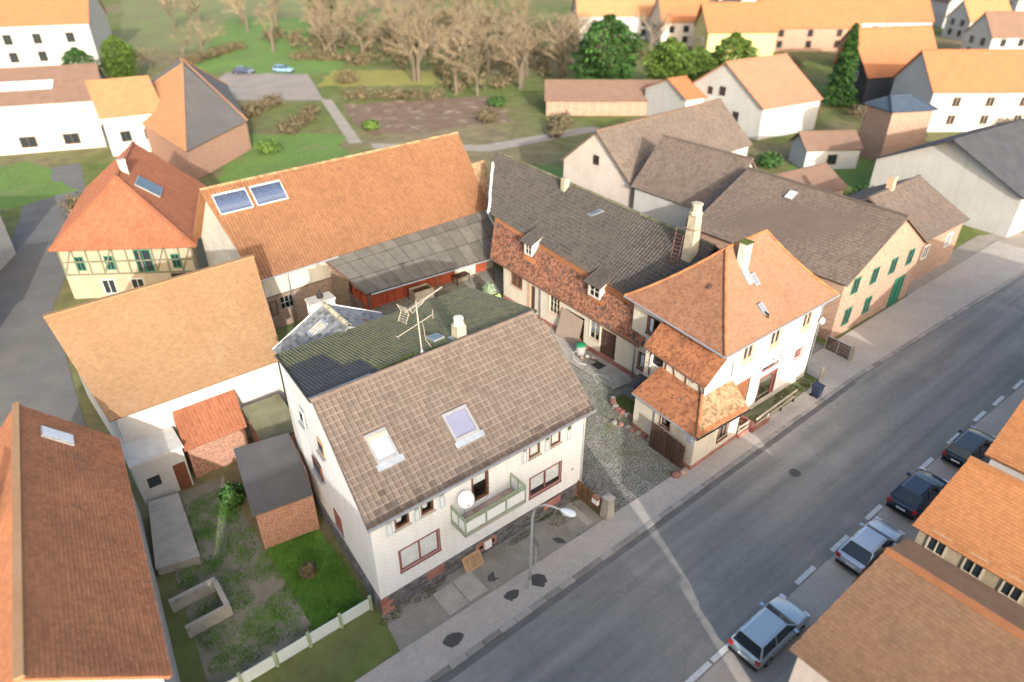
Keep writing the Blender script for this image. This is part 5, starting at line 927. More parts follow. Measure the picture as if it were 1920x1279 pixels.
Wb = thing('wheelie_bin', 'dark blue waste bin on the pavement beside the white house', 'bin', (33.9,-3.6,.07)); q = MB(); q.add([(33.68,-3.85,.1),(34.12,-3.85,.1),(34.12,-3.35,.1),(33.68,-3.35,.1),(33.6,-3.93,1.0),(34.2,-3.93,1.0),(34.2,-3.27,1.0),(33.6,-3.27,1.0)], [(3,2,1,0),(4,5,6,7),(0,1,5,4),(1,2,6,5),(2,3,7,6),(3,0,4,7)]); bm_ = mat('dark blue plastic', (.03,.04,.075), None, 3, .5); q.build('body', bm_, Wb); q = MB(); q.slab([(33.57,-3.96,1.002),(34.23,-3.96,1.002),(34.23,-3.24,1.06),(33.57,-3.24,1.06)], (0,0,.06)); q.build('lid', bm_, Wb)
for x in (33.66,34.14): q = MB(); q.tube([(x-.03,-3.33,.17),(x+.03,-3.33,.17)], .1, 12); q.build('wheel', M['tyre'], Wb)

# ------------------------------------------------------------------ neighbouring houses
def gable(name, label, E4, R2, ze, zr, rm, wm, hip=(0,0), tiles=None, wins=(), inset=.35, chim=(), cat='house', group=None, ridge=None, base=None, sky=(), faces=None, beams=None):
    E = [V((*p, ze)) for p in E4]; Rr = [V((*p, zr)) for p in R2]; c = sum((V(p) for p in E), V((0,0,0)))/4
    t = thing(name, label, cat, (c.x, c.y, 0), 0, group)
    Wp = []
    for i, p in enumerate(E):
        e1 = (E[(i+1)%4]-p).normalized(); e0 = (E[i-1]-p).normalized(); Wp.append(p+(e1+e0)*inset)
    q = MB(); slope = (zr-ze)/max(.1, ((Rr[0]-E[0])-(E[1]-E[0]).normalized()*(Rr[0]-E[0]).dot((E[1]-E[0]).normalized())).xy.length); zw = ze+inset*slope*.6
    for i in range(4):
        a, b = Wp[i], Wp[(i+1)%4]; q.add([(a.x,a.y,0),(b.x,b.y,0),(b.x,b.y,zw),(a.x,a.y,zw)], [(0,1,2,3)])
        if i in (1, 3) and not hip[0 if i == 3 else 1]:
            r = Rr[1 if i == 1 else 0]; m_ = (a+b)/2; d_ = (m_-(V((r.x,r.y,ze)))); ap = V((r.x,r.y,0)); ed = (b-a).normalized(); ap2 = a+ed*(ap-a).dot(ed); q.add([(a.x,a.y,zw),(b.x,b.y,zw),(ap2.x,ap2.y,zr-.12)], [(0,1,2)])
    q.build('wall', wm, t)
    fs = [Patch(E[0],E[1],Rr[0],Rr[1]), Patch(E[2],E[3],Rr[1],Rr[0])]
    if hip[1]: fs.append(Patch(E[1],E[2],Rr[1],Rr[1]))
    if hip[0]: fs.append(Patch(E[3],E[0],Rr[0],Rr[0]))
    q = MB(); [deck_add(q, f, .14) for i, f in enumerate(fs) if not (faces and i in faces)]; rf = q.build('roof', rm, t)
    for i_, fm_ in (faces or {}).items(): q = MB(); deck_add(q, fs[i_], .14); q.build('roof_slope', fm_, rf)
    if tiles:
        q = MB(); [tile_field(q, f, tiles[0], tiles[1], tiles[2], .03, rag=.006, stagger=len(tiles) > 3) for f in fs]; struct(q.build('roof_tiles', rm, rf), 'stuff')
    q = MB(); q.bar(Rr[0]+V((0,0,.03)), Rr[1]+V((0,0,.03)), .3, .14); [q.bar(E[i]+V((0,0,.05)), Rr[j]+V((0,0,.05)), .26, .12) for i, j, h in ((0,0,hip[0]),(3,0,hip[0]),(1,1,hip[1]),(2,1,hip[1])) if h]; q.build('ridge', ridge or rm, rf)
    for side, x, z, w_, h_, fm in wins:
        a, b = Wp[side], Wp[(side+1)%4]; out = (a+b)/2-c; fr = Fr(a.xy, b.xy, out.xy); xx = x*fr.L; m2 = M[fm] if isinstance(fm, str) else fm
        q = MB(); k = .09
        for rct in ((xx-w_/2-k,xx+w_/2+k,z-k,z),(xx-w_/2-k,xx+w_/2+k,z+h_,z+h_+k),(xx-w_/2-k,xx-w_/2,z,z+h_),(xx+w_/2,xx+w_/2+k,z,z+h_),(xx-.03,xx+.03,z,z+h_)): fr.box(q, *rct, -.02, .06)
        wn = q.build('window' if z > .3 else 'door', m2, t); q = MB(); fr.box(q, xx-w_/2, xx+w_/2, z, z+h_, -.02, .015); q.build('pane', M['carglass'] if z > .3 else m2, wn)
    if beams is not None:
        a, b = Wp[beams], Wp[(beams+1)%4]; fr = Fr(a.xy, b.xy, ((a+b)/2-c).xy)
        for k in range(11): x = lerp(.08, fr.L-.08, k/10); q = MB(); fr.box(q, x-.08, x+.08, 2.5, zw-.05, 0, .03); q.build('timber', M['timberG'], t)
        for z in (2.42,3.65,zw-.25): q = MB(); fr.box(q, 0, fr.L, z-.08, z+.08, .0, .034); q.build('timber', M['timberG'], t)
        for k in (0,3,7,9): q = MB(); q.bar(fr.P(lerp(.08,fr.L-.08,k/10),2.5,.02), fr.P(lerp(.08,fr.L-.08,(k+1)/10),zw-.2,.02), .14, .03, fr.n); q.build('timber', M['timberG'], t)
    for (u, v, h_, m_) in chim: q = MB(); q.box(u-.3,u+.3,v-.3,v+.3,ze,h_); q.build('chimney', M[m_], rf); q = MB(); q.box(u-.36,u+.36,v-.36,v+.36,h_+.002,h_+.1); q.build('chimney_cap', M['concrete'], rf)
    for (f, x, tt, w_, dt, m_) in sky:
        pt = fs[f]; x = lerp(pt.xl(tt), pt.xr(tt), x); q = MB(); q.hexa([pt.P(a,b,h) for h in (.04,.16) for a, b in ((x,tt),(x+w_,tt),(x+w_,tt+dt),(x,tt+dt))]); sk = q.build('roof_window', M['alu'], rf); q = MB(); q.hexa([pt.P(a,b,h) for h in (.16,.168) for a, b in ((x+.08,tt+.01),(x+w_-.08,tt+.01),(x+w_-.08,tt+dt-.01),(x+.08,tt+dt-.01))]); q.build('roof_window_pane', M[m_], rf)
    return t
PT = (.22,.34,[(0,0),(.25,.016),(.5,.016),(.7,0),(1,0)]); PTL = (.19,.18,FLAT,1)
nOr = mat('pale orange roof', (.280,.172,.094), (.255,.150,.078), .25, .85, tv=.08, spots=(((.29,.20,.13),.4,.60,.2),))
nOpp = mat('deep orange roof', (.355,.160,.066), (.31,.13,.053), .3, .85, tv=.1)
nRed = mat('red brown roof', (.40,.165,.078), (.30,.125,.062), .4, .85, tv=.15, spots=(((.20,.10,.062),.7,.60,.12),)); nRed2 = mat('brick red roof', (.30,.115,.06), (.25,.095,.05), .5, .85, tv=.15)
nBr = mat('grey brown roof', (.160,.125,.102), (.132,.103,.085), .25, .85, tv=.2, spots=(((.18,.11,.08),.3,.62,.12),)); nGr = mat('grey slate roof', (.125,.115,.11), (.10,.092,.088), .3, .85, tv=.2)
nFar = tile_bump_mat('far orange roof', (.36,.150,.068), (.31,.125,.058)); nFar2 = tile_bump_mat('far light orange roof', (.40,.205,.098), (.35,.17,.078)); nFarB = tile_bump_mat('far brown roof', (.20,.125,.09), (.165,.105,.078)); nDark = tile_bump_mat('far dark roof', (.07,.072,.08), (.05,.052,.06))
wSal = brick_mat('salmon masonry', (.40,.25,.18), (.34,.205,.145), (.42,.33,.26), .5, .25, .02); wTimb = mat('ochre render', (.36,.30,.215), (.31,.25,.17), .5, .9); wBrick = brick_mat('neighbour brick', (.42,.20,.13), (.34,.16,.10), (.40,.33,.27))
gGreen = mat('green paint', (.03,.16,.10), None, 3, .6); nWh = mat('neighbour white render', (.46,.455,.44), (.41,.40,.38), .4, .9, grain=.08, spots=(((.40,.36,.30),.5,.66,.15),)); wPink = mat('pale timbered render', (.60,.52,.46), (.50,.43,.38), .5, .9)
# left neighbours
gable('orange_roof_house', 'house with broad pale orange roof left of the slate wing', [(-7.5,17.4),(3.0,17.4),(3.4,30.0),(-8.2,30.0)], [(-8.5,23.6),(4.45,24.2)], 5.2, 9.7, nOr, nWh, tiles=PTL, wins=[(1,.3,3.2,.9,1.2,'darkFrame')])
Lr = thing('red_lean_to', 'red tiled lean-to in front of the broad orange roof', 'shed', (-2.5,16.8,0)); pL = Patch((-4.5,15.6,2.5),(-.7,15.6,2.5),(-4.2,17.8,4.1),(-.4,17.8,4.1)); q = MB(); deck_add(q, pL, .1); rr_ = q.build('roof', nRed2, Lr); q = MB(); tile_field(q, pL, *PT[:3], .03); struct(q.build('roof_tiles', nRed2, rr_), 'stuff'); q = MB(); q.prism([(-4.3,15.9),(-.8,15.9),(-.8,17.6),(-4.3,17.6)], 0, [2.5,2.5,3.8,3.8]); q.build('wall', wBrick, Lr)
Ws = thing('white_outhouse', 'small white flat-roofed outhouse with brown door beside the lean-to', 'shed', (-6,16.5,0)); q = MB(); q.box(-7.4,-4.6,15.4,18.5,0,3.0); q.build('wall', nWh, Ws); q = MB(); q.box(-7.5,-4.5,15.3,18.6,3.002,3.15); q.build('roof', M['chimW'], Ws); q = MB(); q.box(-5.4,-4.7,15.36,15.398,.0,2.0); q.build('door', M['brownFrame'], Ws); q = MB(); q.box(-6.9,-6.2,15.36,15.398,1.1,1.8); q.build('window', M['carglass'], Ws)
Dr = thing('garden_shed', 'dark felt-roofed shed with brick front beside the clad side wall', 'shed', (-1.5,10,0)); q = MB(); q.prism([(-3.1,7.7),(-.05,7.2),(.45,9),(.9,12.2),(-2.2,12.8)], 0, [2.75,2.75,2.85,3.1,3.1]); q.build('wall', wBrick, Dr); q = MB(); q.slab([(-3.3,7.5,2.8),(-.12,7.05,2.8),(.35,9.0,2.9),(.85,12.4,3.2),(-2.3,13.0,3.2)], (0,0,.1)); q.build('roof', mat('roofing felt', (.10,.10,.10), (.08,.08,.082), .6, .9), Dr)
Sh2 = thing('mossy_shed', 'low mossy shed with open brown front below the white eaves wall', 'shed', (1.2,15.2,0)); q = MB(); q.box(-.35,2.0,13.6,16.6,0,2.2); q.build('wall', wBrick, Sh2); q = MB(); q.slab([(-.45,13.5,2.25),(2.05,13.5,2.25),(2.05,16.9,3.0),(-.45,16.9,3.0)], (0,0,.1)); q.build('roof', mat('mossy sheet', (.17,.165,.11), (.11,.11,.06), .8, .9), Sh2); q = MB(); q.box(.1,1.3,13.56,13.598,.1,1.7); q.build('opening', M['black'], Sh2)
gable('red_roof_house', 'long house with red-brown roof at the lower left corner', [(-7.5,14.6),(-9.3,-1.4),(-15.6,-1.4),(-15.2,14.6)][::-1] and [(-9.2,-1.4),(-7.45,14.8),(-14.6,15.4),(-16.6,-1.2)], [(-12.95,-1.5),(-11.0,15.4)], 5.6, 9.3, nRed, nWh, tiles=PTL, wins=[(3,.3,2.6,1,1.2,'darkFrame'),(3,.7,2.6,1,1.2,'darkFrame'),(0,.3,2.8,1,1.2,'darkFrame'),(0,.6,2.8,1,1.2,'darkFrame')], sky=[(0,.86,.5,.9,.3,'blind')], ridge=nOr, chim=[(-13.6,8,10.2,'chimW')])
gs = thing('concrete_platform', 'raised pale concrete platform in the garden by the red-roofed house', 'platform', (-7,12,0)); q = MB(); q.prism([(-8.2,9.5),(-6.2,8.9),(-5.7,14.5),(-7.2,14.8)], 0, .55); q.build('slab', M['concrete'], gs); q = MB(); q.prism([(-8.26,9.44),(-6.14,8.84),(-5.64,14.56),(-7.26,14.86)], .552, .62); q.build('slab_top', M['concrete'], gs)
pt_ = thing('walled_pit', 'small white walled pit in the garden near the street fence', 'pit', (-6.5,5.5,0)); q = MB(); [q.box(*a, 0, .8) for a in ((-8.3,-6.0,6.6,6.85),(-6.2,-5.95,4.6,6.598),(-8.1,-6.202,4.6,4.8))]; q.build('wall', M['concrete'], pt_)
gable('timbered_house', 'ochre timber-framed house with hipped red roof and green door', [(4.2,39.8),(10.1,55.8),(-.3,62.9),(-6.2,46.9)], [(.9,48.4),(4.95,59.3)], 5.0, 9.8, nRed2, wTimb, hip=(1,0), tiles=PT, inset=.5, wins=[(3,.14,2.9,.6,1.2,gGreen),(3,.36,2.9,.6,1.2,gGreen),(3,.62,2.6,1.3,2.0,gGreen),(3,.3,.5,1,1.3,'chimW'),(3,.52,.5,1,1.3,'chimW'),(3,.85,.6,1.2,1.6,'darkFrame'),(3,.86,2.9,.6,1.2,gGreen)], beams=3, chim=[(2.0,50.5,10.6,'chimW')], sky=[(0,.25,.5,2.6,.3,'carglass')])
gable('grey_barn', 'barn with grey roof and orange end slope behind the timbered house', [(12.9,73),(24.8,83.4),(31,110),(11.5,104)], [(21.2,97.5),(22.5,103)], 4.2, 10.5, nGr, wBrick, hip=(1,1), ridge=nFar2, faces={3:nFar2})
gable('orange_gable_house', 'white house with light orange roof joined to the grey barn', [(7,92),(15.5,90.5),(17,106),(9,108)], [(7.8,100),(16.2,98.5)], 5.6, 9.2, nFar2, nWh, wins=[(0,.3,2,1.2,1.3,'darkFrame'),(0,.7,2,1.2,1.3,'darkFrame')])
gable('white_gable_house', 'big white house with orange roof at the upper left corner', [(-6,182),(22,172),(30,192),(2,202)], [(-2,192),(26,182)], 9.0, 17, nFar, nWh, wins=[(0,x,z,1.6,2.0,'darkFrame') for x in (.2,.42,.62,.85) for z in (1.5,5.2)])
gable('brown_roof_barn', 'long low house with brown roof and bright roof lights at the left edge', [(-10,118),(11,110),(15,128),(-6,136)], [(-8,127),(13,119)], 4.5, 8.5, nFarB, nWh, sky=[(0,.15,.35,12,.25,'blind')], wins=[(0,.3,1.4,1.5,1.4,'brownFrame'),(0,.6,1.4,1.5,1.4,'brownFrame'),(0,.85,1.4,1.5,1.4,'brownFrame')])
gable('white_annex', 'white flat outbuilding in front of the brown-roofed barn', [(-6,103),(8,98),(10,104),(-4,110)], [(-5,106.5),(9,101)], 3.4, 4.6, mat('pale flat roof', (.55,.50,.44), (.46,.41,.36), .3, .8), nWh, wins=[(0,.3,.9,2,1.4,'brownFrame'),(0,.7,.9,2,1.4,'brownFrame')])
gable('small_grey_house', 'grey-roofed cottage at the left edge beside the lane', [(-22,58),(-13,52),(-8,62),(-17,68)], [(-19,63),(-11,57)], 4.6, 7.6, nGr, nWh); gable('edge_cottage', 'red-roofed cottage at the left edge below the lane', [(-24,40),(-14.5,37),(-13,46),(-22,49)], [(-23,44.5),(-14,41.5)], 4.5, 7.5, nRed2, nWh)
# right neighbours along the street
gable('green_shutter_house', 'brown-roofed stone house with green shutters beyond the gateway', [(41.3,15),(41.5,-.4),(55,-.6),(55.5,15)], [(49.4,15.1),(48.9,-.5)], 5.4, 9.3, nBr, wSal, tiles=PT, wins=[(1,x,3.9,.9,1.3,gGreen) for x in (.15,.38,.62,.85)]+[(1,x,1.0,.9,1.4,gGreen) for x in (.15,.4)]+[(1,.8,.05,1.7,2.7,gGreen)], sky=[(0,.35,.75,.8,.12,'blind')])
gable('side_stone_house', 'lower brown-roofed stone house next to the one with green shutters', [(56,.4),(66,.2),(66.5,11),(56.5,11)], [(56,6),(66.3,6)], 4.6, 7.4, nBr, wSal, tiles=PT, wins=[(0,x,2.4,.9,1.2,'white') for x in (.25,.75)], chim=[(60,6,8.6,'sandTrim')])
gable('white_hall', 'large cream hall with dark roof at the right edge of the street', [(76.5,-1),(100,-3.5),(102,14),(77.5,16)], [(76.3,7.5),(101,5)], 4.6, 9.0, nDark, nWh, wins=[(3,.3,1,2,1.6,'darkFrame')])
gable('brown_barn', 'brown-roofed barn with white wall behind the tall chimney', [(46.1,26.8),(46.3,15.6),(55.5,15.8),(55.3,27)], [(50.7,26.9),(50.9,15.7)], 5.0, 9.7, nBr, nWh, tiles=PT, wins=[(0,.75,2.5,1,1,'darkFrame')])
gable('timber_gable_barn', 'long brown-roofed barn with pale timbered gable behind the dark roof', [(46.6,27.3),(70,28),(70,39.5),(46.4,38.6)], [(46.5,33),(70,33.8)], 5.0, 9.6, nBr, wPink, tiles=PT, wins=[(3,.5,5.8,.7,.9,'darkFrame')], ridge=nFarB)
gable('low_brick_shed', 'long low red-brown shed roof before the evergreen trees', [(72,71),(89,57.5),(95.5,65.5),(79,79)], [(75.5,75),(92,61.5)], 2.6, 5.0, nFarB, wSal)
gable('white_orange_house', 'tall white house with salmon-orange roof in the right middle distance', [(88,38.5),(101.5,36.5),(103.5,54),(89,55.5)], [(88.5,47),(102.5,45.2)], 4.8, 10.4, nFarB if 0 else tile_bump_mat('salmon roof', (.36,.175,.108), (.32,.15,.092)), nWh, wins=[(3,.3,2,1,1.3,'darkFrame'),(3,.7,2,1,1.3,'darkFrame'),(3,.5,5.4,1,1.2,'darkFrame'),(3,.35,5.2,.8,1.0,'darkFrame')])
gable('small_lean_house', 'small white house with orange roof leaning on the tall white one', [(84.5,50.5),(89,49.8),(90.5,60.5),(86,61.2)], [(85.3,55.5),(89.5,55)], 4.6, 7.0, nFar, nWh)
gable('brown_tower', 'brown brick tower-like house with slate blue top', [(91.2,21),(97.5,17.8),(99.5,23),(93.2,26)], [(94,23),(96.8,21.5)], 7.2, 8.6, mat('blue slate', (.06,.085,.12), None, 1, .6), wSal, hip=(1,1))
gable('slate_gable_house', 'house with dark slate-clad gable and orange roof', [(122,40),(136,33),(141,44),(127,50)], [(123.5,46),(138.5,38.5)], 5, 12.5, nFar, mat('slate cladding', (.045,.05,.06), None, 1, .6), wins=[(3,.35,4,1.2,1.4,'white'),(3,.65,4,1.2,1.4,'white'),(3,.5,7.5,1,1.2,'white')])
gable('right_white_house', 'white house with bright orange roof at the right edge', [(113,25),(135,8),(142,18),(120,35)], [(116.5,30),(138.5,13)], 6.2, 11.5, nFar, nWh, wins=[(0,x,z,1.2,1.4,'sandTrim') for x in (.15,.35,.55,.75) for z in (1.2,4.0)])
gable('garden_house', 'small white outbuilding with brown roof between the tower and the lawn', [(80,26),(87,21.5),(90,26),(83,30.5)], [(81.5,28.5),(88.5,24)], 2.8, 4.6, nFarB, nWh, wins=[(0,.5,.8,1.2,1.2,'darkFrame')])
gable('low_wall_shed', 'low brown-roofed shed behind the green-shuttered house', [(57,16),(69,14),(70,21),(58,23)], [(57.5,19.5),(69.5,17.5)], 3.4, 5.2, nFarB, wSal)
gable('yellow_gable_house', 'yellow-gabled house with orange roof at the top of the picture', [(138,88),(152,78),(159,88),(145,98)], [(141,93.5),(155.5,83.5)], 6, 12, nFar, mat('yellow render', (.62,.52,.22), (.56,.46,.2), .3, .9), wins=[(3,.35,3,1.3,1.5,'white'),(3,.65,3,1.3,1.5,'white'),(0,.4,3,1.3,1.5,'white')])
FARH = [((148,128),24,12,6,12,-.6,nFar2,nWh,'wide light-orange roofed house behind the evergreens'), ((152,108),14,10,6,12,-.5,nFar,wPink,'timbered house between the evergreens and the yellow gable'), ((172,84),26,12,5.5,12,-.62,nFar,wSal,'long orange roof behind the pointed conifer'), ((196,74),20,12,6,12,-.6,nFar,nWh,'orange-roofed house behind the slate gable'), ((215,130),18,12,6,13,.9,nFar,nWh,'far orange-roofed house at the top edge, left of centre right'), ((205,108),16,11,6,12,.95,nFarB,nWh,'far brown-roofed house at the top edge'), ((235,104),18,12,6,12,-.6,nFar,wSal,'far orange-roofed house above the pointed conifer'),
        ((250,80),18,12,7,14,.9,nFarB,nWh,'white timbered house with brown roof near the top right corner'), ((290,70),20,12,6,12,-.6,nGr,nWh,'grey-roofed house in the top right corner'), ((226,62),14,10,5,10,-.5,nFar2,nWh,'small light-orange house below the top right corner'), ((180,150),18,12,6,12,-.6,nFar2,nWh,'light-orange roof at the top edge beside the bare wood'), ((262,150),24,12,6,12,-.55,nFar,nWh,'farthest orange roof at the top edge'), ((164,104),13,9,5,10,.9,nFarB,nWh,'brown-roofed house between the yellow gable and the long orange roof'), ((188,100),14,10,5.5,11,.95,nFar2,wPink,'light-orange gable behind the long orange roof'), ((210,88),15,10,5.5,11,-.6,nFarB,nWh,'brown-roofed house right behind the pointed conifer'), ((158,58),12,9,4.5,8.5,-.6,nFar,wSal,'orange-roofed house right of the slate gable'), ((196,44),16,10,5.5,10.5,-.55,nFarB,nWh,'brown-roofed house behind the right white house'), ((236,40),18,11,6,12,.9,nFar,nWh,'orange-roofed white house at the right edge, far back'), ((150,22),14,9,4.5,8.5,-.6,nGr,nWh,'grey-roofed house behind the bright orange one at the right edge')]
for (c, L_, W_, ze, zr, rot, rm, wm, lb) in FARH:
    e, n_ = V((math.cos(rot), math.sin(rot))), V((-math.sin(rot), math.cos(rot))); c = V(c); pp = [c-e*L_/2-n_*W_/2, c+e*L_/2-n_*W_/2, c+e*L_/2+n_*W_/2, c-e*L_/2+n_*W_/2]
    gable('village_house', lb, [tuple(p) for p in pp], [tuple(c-e*L_/2), tuple(c+e*L_/2)], ze, zr, rm, wm, wins=[(0,x,z,1.3,1.5,'darkFrame') for x in (.2,.5,.8) for z in (1,3.6)]+[(3,x,z,1.2,1.4,'darkFrame') for x in (.3,.7) for z in (1,3.6)], chim=[(c.x+e.x*L_*.2, c.y+e.y*L_*.2, zr+1, 'chimW')], group='houses of the far village')
# opposite side of the street
gable('street_opposite_house', 'brown-roofed gable house opposite, nearest the bottom right corner', [(10.5,-15.15),(10.5,-30),(20,-30),(20,-15.4)], [(15.35,-15.8),(15.35,-30)], 5.0, 7.9, mat('weathered tan roof', (.185,.108,.064), (.15,.09,.055), .35, .85, tv=.12, spots=(((.14,.095,.07),.5,.60,.15),)), wPink, tiles=PTL, inset=.3, wins=[(3,.3,1,1,1.3,'white'),(3,.7,1,1,1.3,'white'),(3,.5,4,1,1.3,'white')], ridge=M['ridgeOr'])
gable('street_opposite_house', 'orange-roofed house opposite with ochre side wall and small windows', [(21.6,-15.0),(21.5,-34),(28.9,-34),(28.9,-15.2)], [(25.3,-15.3),(25.3,-34)], 4.5, 7.0, nOpp, wTimb, tiles=PTL, inset=.3, wins=[(0,.05+.09*k,3.5,.7,1.1,'lightwood') for k in range(9)]+[(3,.5,2,1,1.3,'white')])
gable('street_opposite_house', 'orange roof opposite, cut by the right edge of the picture', [(29.0,-15.2),(29.1,-34),(38,-34),(38,-15.4)], [(33.4,-15.1),(33.4,-34)], 5.2, 7.4, nOpp, nWh, tiles=PTL, inset=.3)
gable('street_opposite_house', 'long unseen house opposite, added beyond the right edge to shade the road', [(38.2,-16.2),(38.3,-32),(64,-32),(64,-18)], [(41,-22),(64,-23)][::1] and [(52,-17.0),(52,-32)], 6.0, 10.5, nOpp, nWh, inset=.3)  # unseen house, added to keep the sun off this end of the road
gable('street_opposite_house', 'tall house on the opposite side just below the picture', [(-16,-15.2),(6.0,-15.2),(6.3,-26),(-16,-26)], [(-16,-20.5),(6.3,-20.5)], 6.3, 13.6, nRed2, nWh, inset=.3)
# ------------------------------------------------------------------ parked cars
def make_car(name, label, c, L_=4.4, W_=1.78, Hh=1.48, group=None, estate=False):
    t = thing(name, label, 'car', (0,0,0), 0, group); m_ = car_mat(name+' paint '+label[:8], c); st = [(0,.80,.42,.78),(.12,.86,.30,.92),(.6,.89,.24,.98),(1.4,.90,.22,.96),(2.7,.90,.22,.95),(3.3,.89,.24,.92),(4.1,.85,.28,.80),(4.4,.72,.40,.62)]; k = L_/4.4; q = MB(); vs = []
    prof = lambda w, zb, zs: [(-w*.90,zb),(-w,zb+.14),(-w*1.0,lerp(zb,zs,.6)),(-w*.96,zs-.04),(-w*.86,zs),(0,zs+.02),(w*.86,zs),(w*.96,zs-.04),(w,lerp(zb,zs,.6)),(w,zb+.14),(w*.90,zb)]
    for x, w, zb, zs in st: vs += [(x*k-L_/2, y, z) for y, z in prof(w, zb, zs)]
    n = 11; fs = [(i*n+j, (i+1)*n+j, (i+1)*n+j+1, i*n+j+1) for i in range(len(st)-1) for j in range(n-1)]+[tuple(range(n)), tuple(range((len(st)-1)*n+n-1, (len(st)-1)*n-1, -1))]+[(i*n+n-1, (i+1)*n+n-1, (i+1)*n, i*n) for i in range(len(st)-1)]
    q.add(vs, fs); q.build('body', m_, t, True)
    x0, x1, x2, x3 = ((.12,.35,2.35,3.15) if estate else (.2,.75,2.3,3.15)); x0, x1, x2, x3 = [x*k-L_/2 for x in (x0,x1,x2,x3)]; zb, zt, wb, wt = .95, Hh, .80, .62
    def quad(a, b, c_, d_, nm, m2, off=.0): q = MB(); q.slab([a, b, c_, d_], V((0,0,-.02))); q.build(nm, m2, t)
    q = MB(); q.slab([(x1,-wt,zt),(x2,-wt,zt),(x2,wt,zt),(x1,wt,zt)], (0,0,-.05)); q.add([(x1,-wt*.8,zt+.035),(x2,-wt*.8,zt+.035),(x2,wt*.8,zt+.035),(x1,wt*.8,zt+.035),(x1-.02,-wt,zt-.004),(x2+.02,-wt,zt-.004),(x2+.02,wt,zt-.004),(x1-.02,wt,zt-.004)], [(0,1,2,3),(4,5,1,0),(5,6,2,1),(6,7,3,2),(7,4,0,3)]); q.build('roof', m_, t)
    q = MB(); q.hexa([(x0,-wb,zb),(x3,-wb,zb),(x3,wb,zb),(x0,wb,zb),(x1,-wt,zt-.02),(x2,-wt,zt-.02),(x2,wt,zt-.02),(x1,wt,zt-.02)]); q.build('side_window', M['carglass'], t)
    quad((x3,-wb*.93,zb+.012),(x3,wb*.93,zb+.012),(x2+.02,wt*.92,zt),(x2+.02,-wt*.92,zt), 'windscreen', M['carglass']); quad((x0,-wb*.9,zb+.012),(x0,wb*.9,zb+.012),(x1-.02,wt*.9,zt),(x1-.02,-wt*.9,zt), 'rear_window', M['carglass'])
    for s in (1,-1):
        xm = lerp(x1, x2, .52)
        for pa, pb, w1, w2 in (((x3,s*wb,zb),(x2,s*wt,zt-.01),.06,.06), ((x0,s*wb,zb),(x1,s*wt,zt-.01),.09,.06), ((xm,s*(wb+.005),zb),(xm,s*(wt+.01),zt-.01),.07,.03)): q = MB(); q.bar(pa, pb, w1, w2); q.build('pillar', m_, t)
        q = MB(); q.box(x3-.5,x3-.32,s*.95-.1,s*.95+.1,.94,1.06); q.build('mirror', m_, t)
        q = MB(); q.box(-L_/2-.015,-L_/2+.16,s*.72-.12,s*.72+.12,.62,.86); q.build('tail_lamp', M['tail'], t); q = MB(); q.box(L_/2-.3,L_/2-.08,s*.66-.16,s*.66+.16,.58,.74); q.build('headlight', M['lampW'], t)
        for x in (.82*k-L_/2, 3.5*k-L_/2):
            q = MB(); q.tube([(x,s*.70,.31),(x,s*.90,.31)], .31, 18); wh = q.build('wheel', M['tyre'], t, True); q = MB(); q.tube([(x,s*.90,.31),(x,s*.915,.31)], .19, 12); q.build('rim', M['rim'], wh)
    q = MB(); q.box(-L_/2-.012,-L_/2+.02,-.26,.26,.50,.62); q.build('number_plate', M['white'], t); q = MB(); q.box(-L_/2-.03,L_/2+.01,-.78,.78,.22,.36); q.build('sill', M['plastic'], t); return t
for (u, v, rz, c, lb, est) in [(14.1,-12.9,0,(.42,.50,.54),'pale blue silver car parked nearest the bottom of the picture',True), (23.0,-13.3,0,(.46,.50,.56),'silver car parked behind the pale blue one',False), (29.2,-13.0,0,(.02,.035,.06),'dark blue car parked second from the right edge',False), (36.0,-13.2,0,(.018,.025,.035),'black-blue car parked nearest the right edge',True), (44.5,141,-.6,(.03,.05,.10),'dark blue car on the pale yard far behind the barn',False), (52,137,-.9,(.25,.42,.58),'light blue car on the pale yard far behind the barn',True)]:
    cr = make_car('parked_car', lb, c, group='parked cars', estate=est); cr.location = (u, v, .008); cr.rotation_euler.z = rz
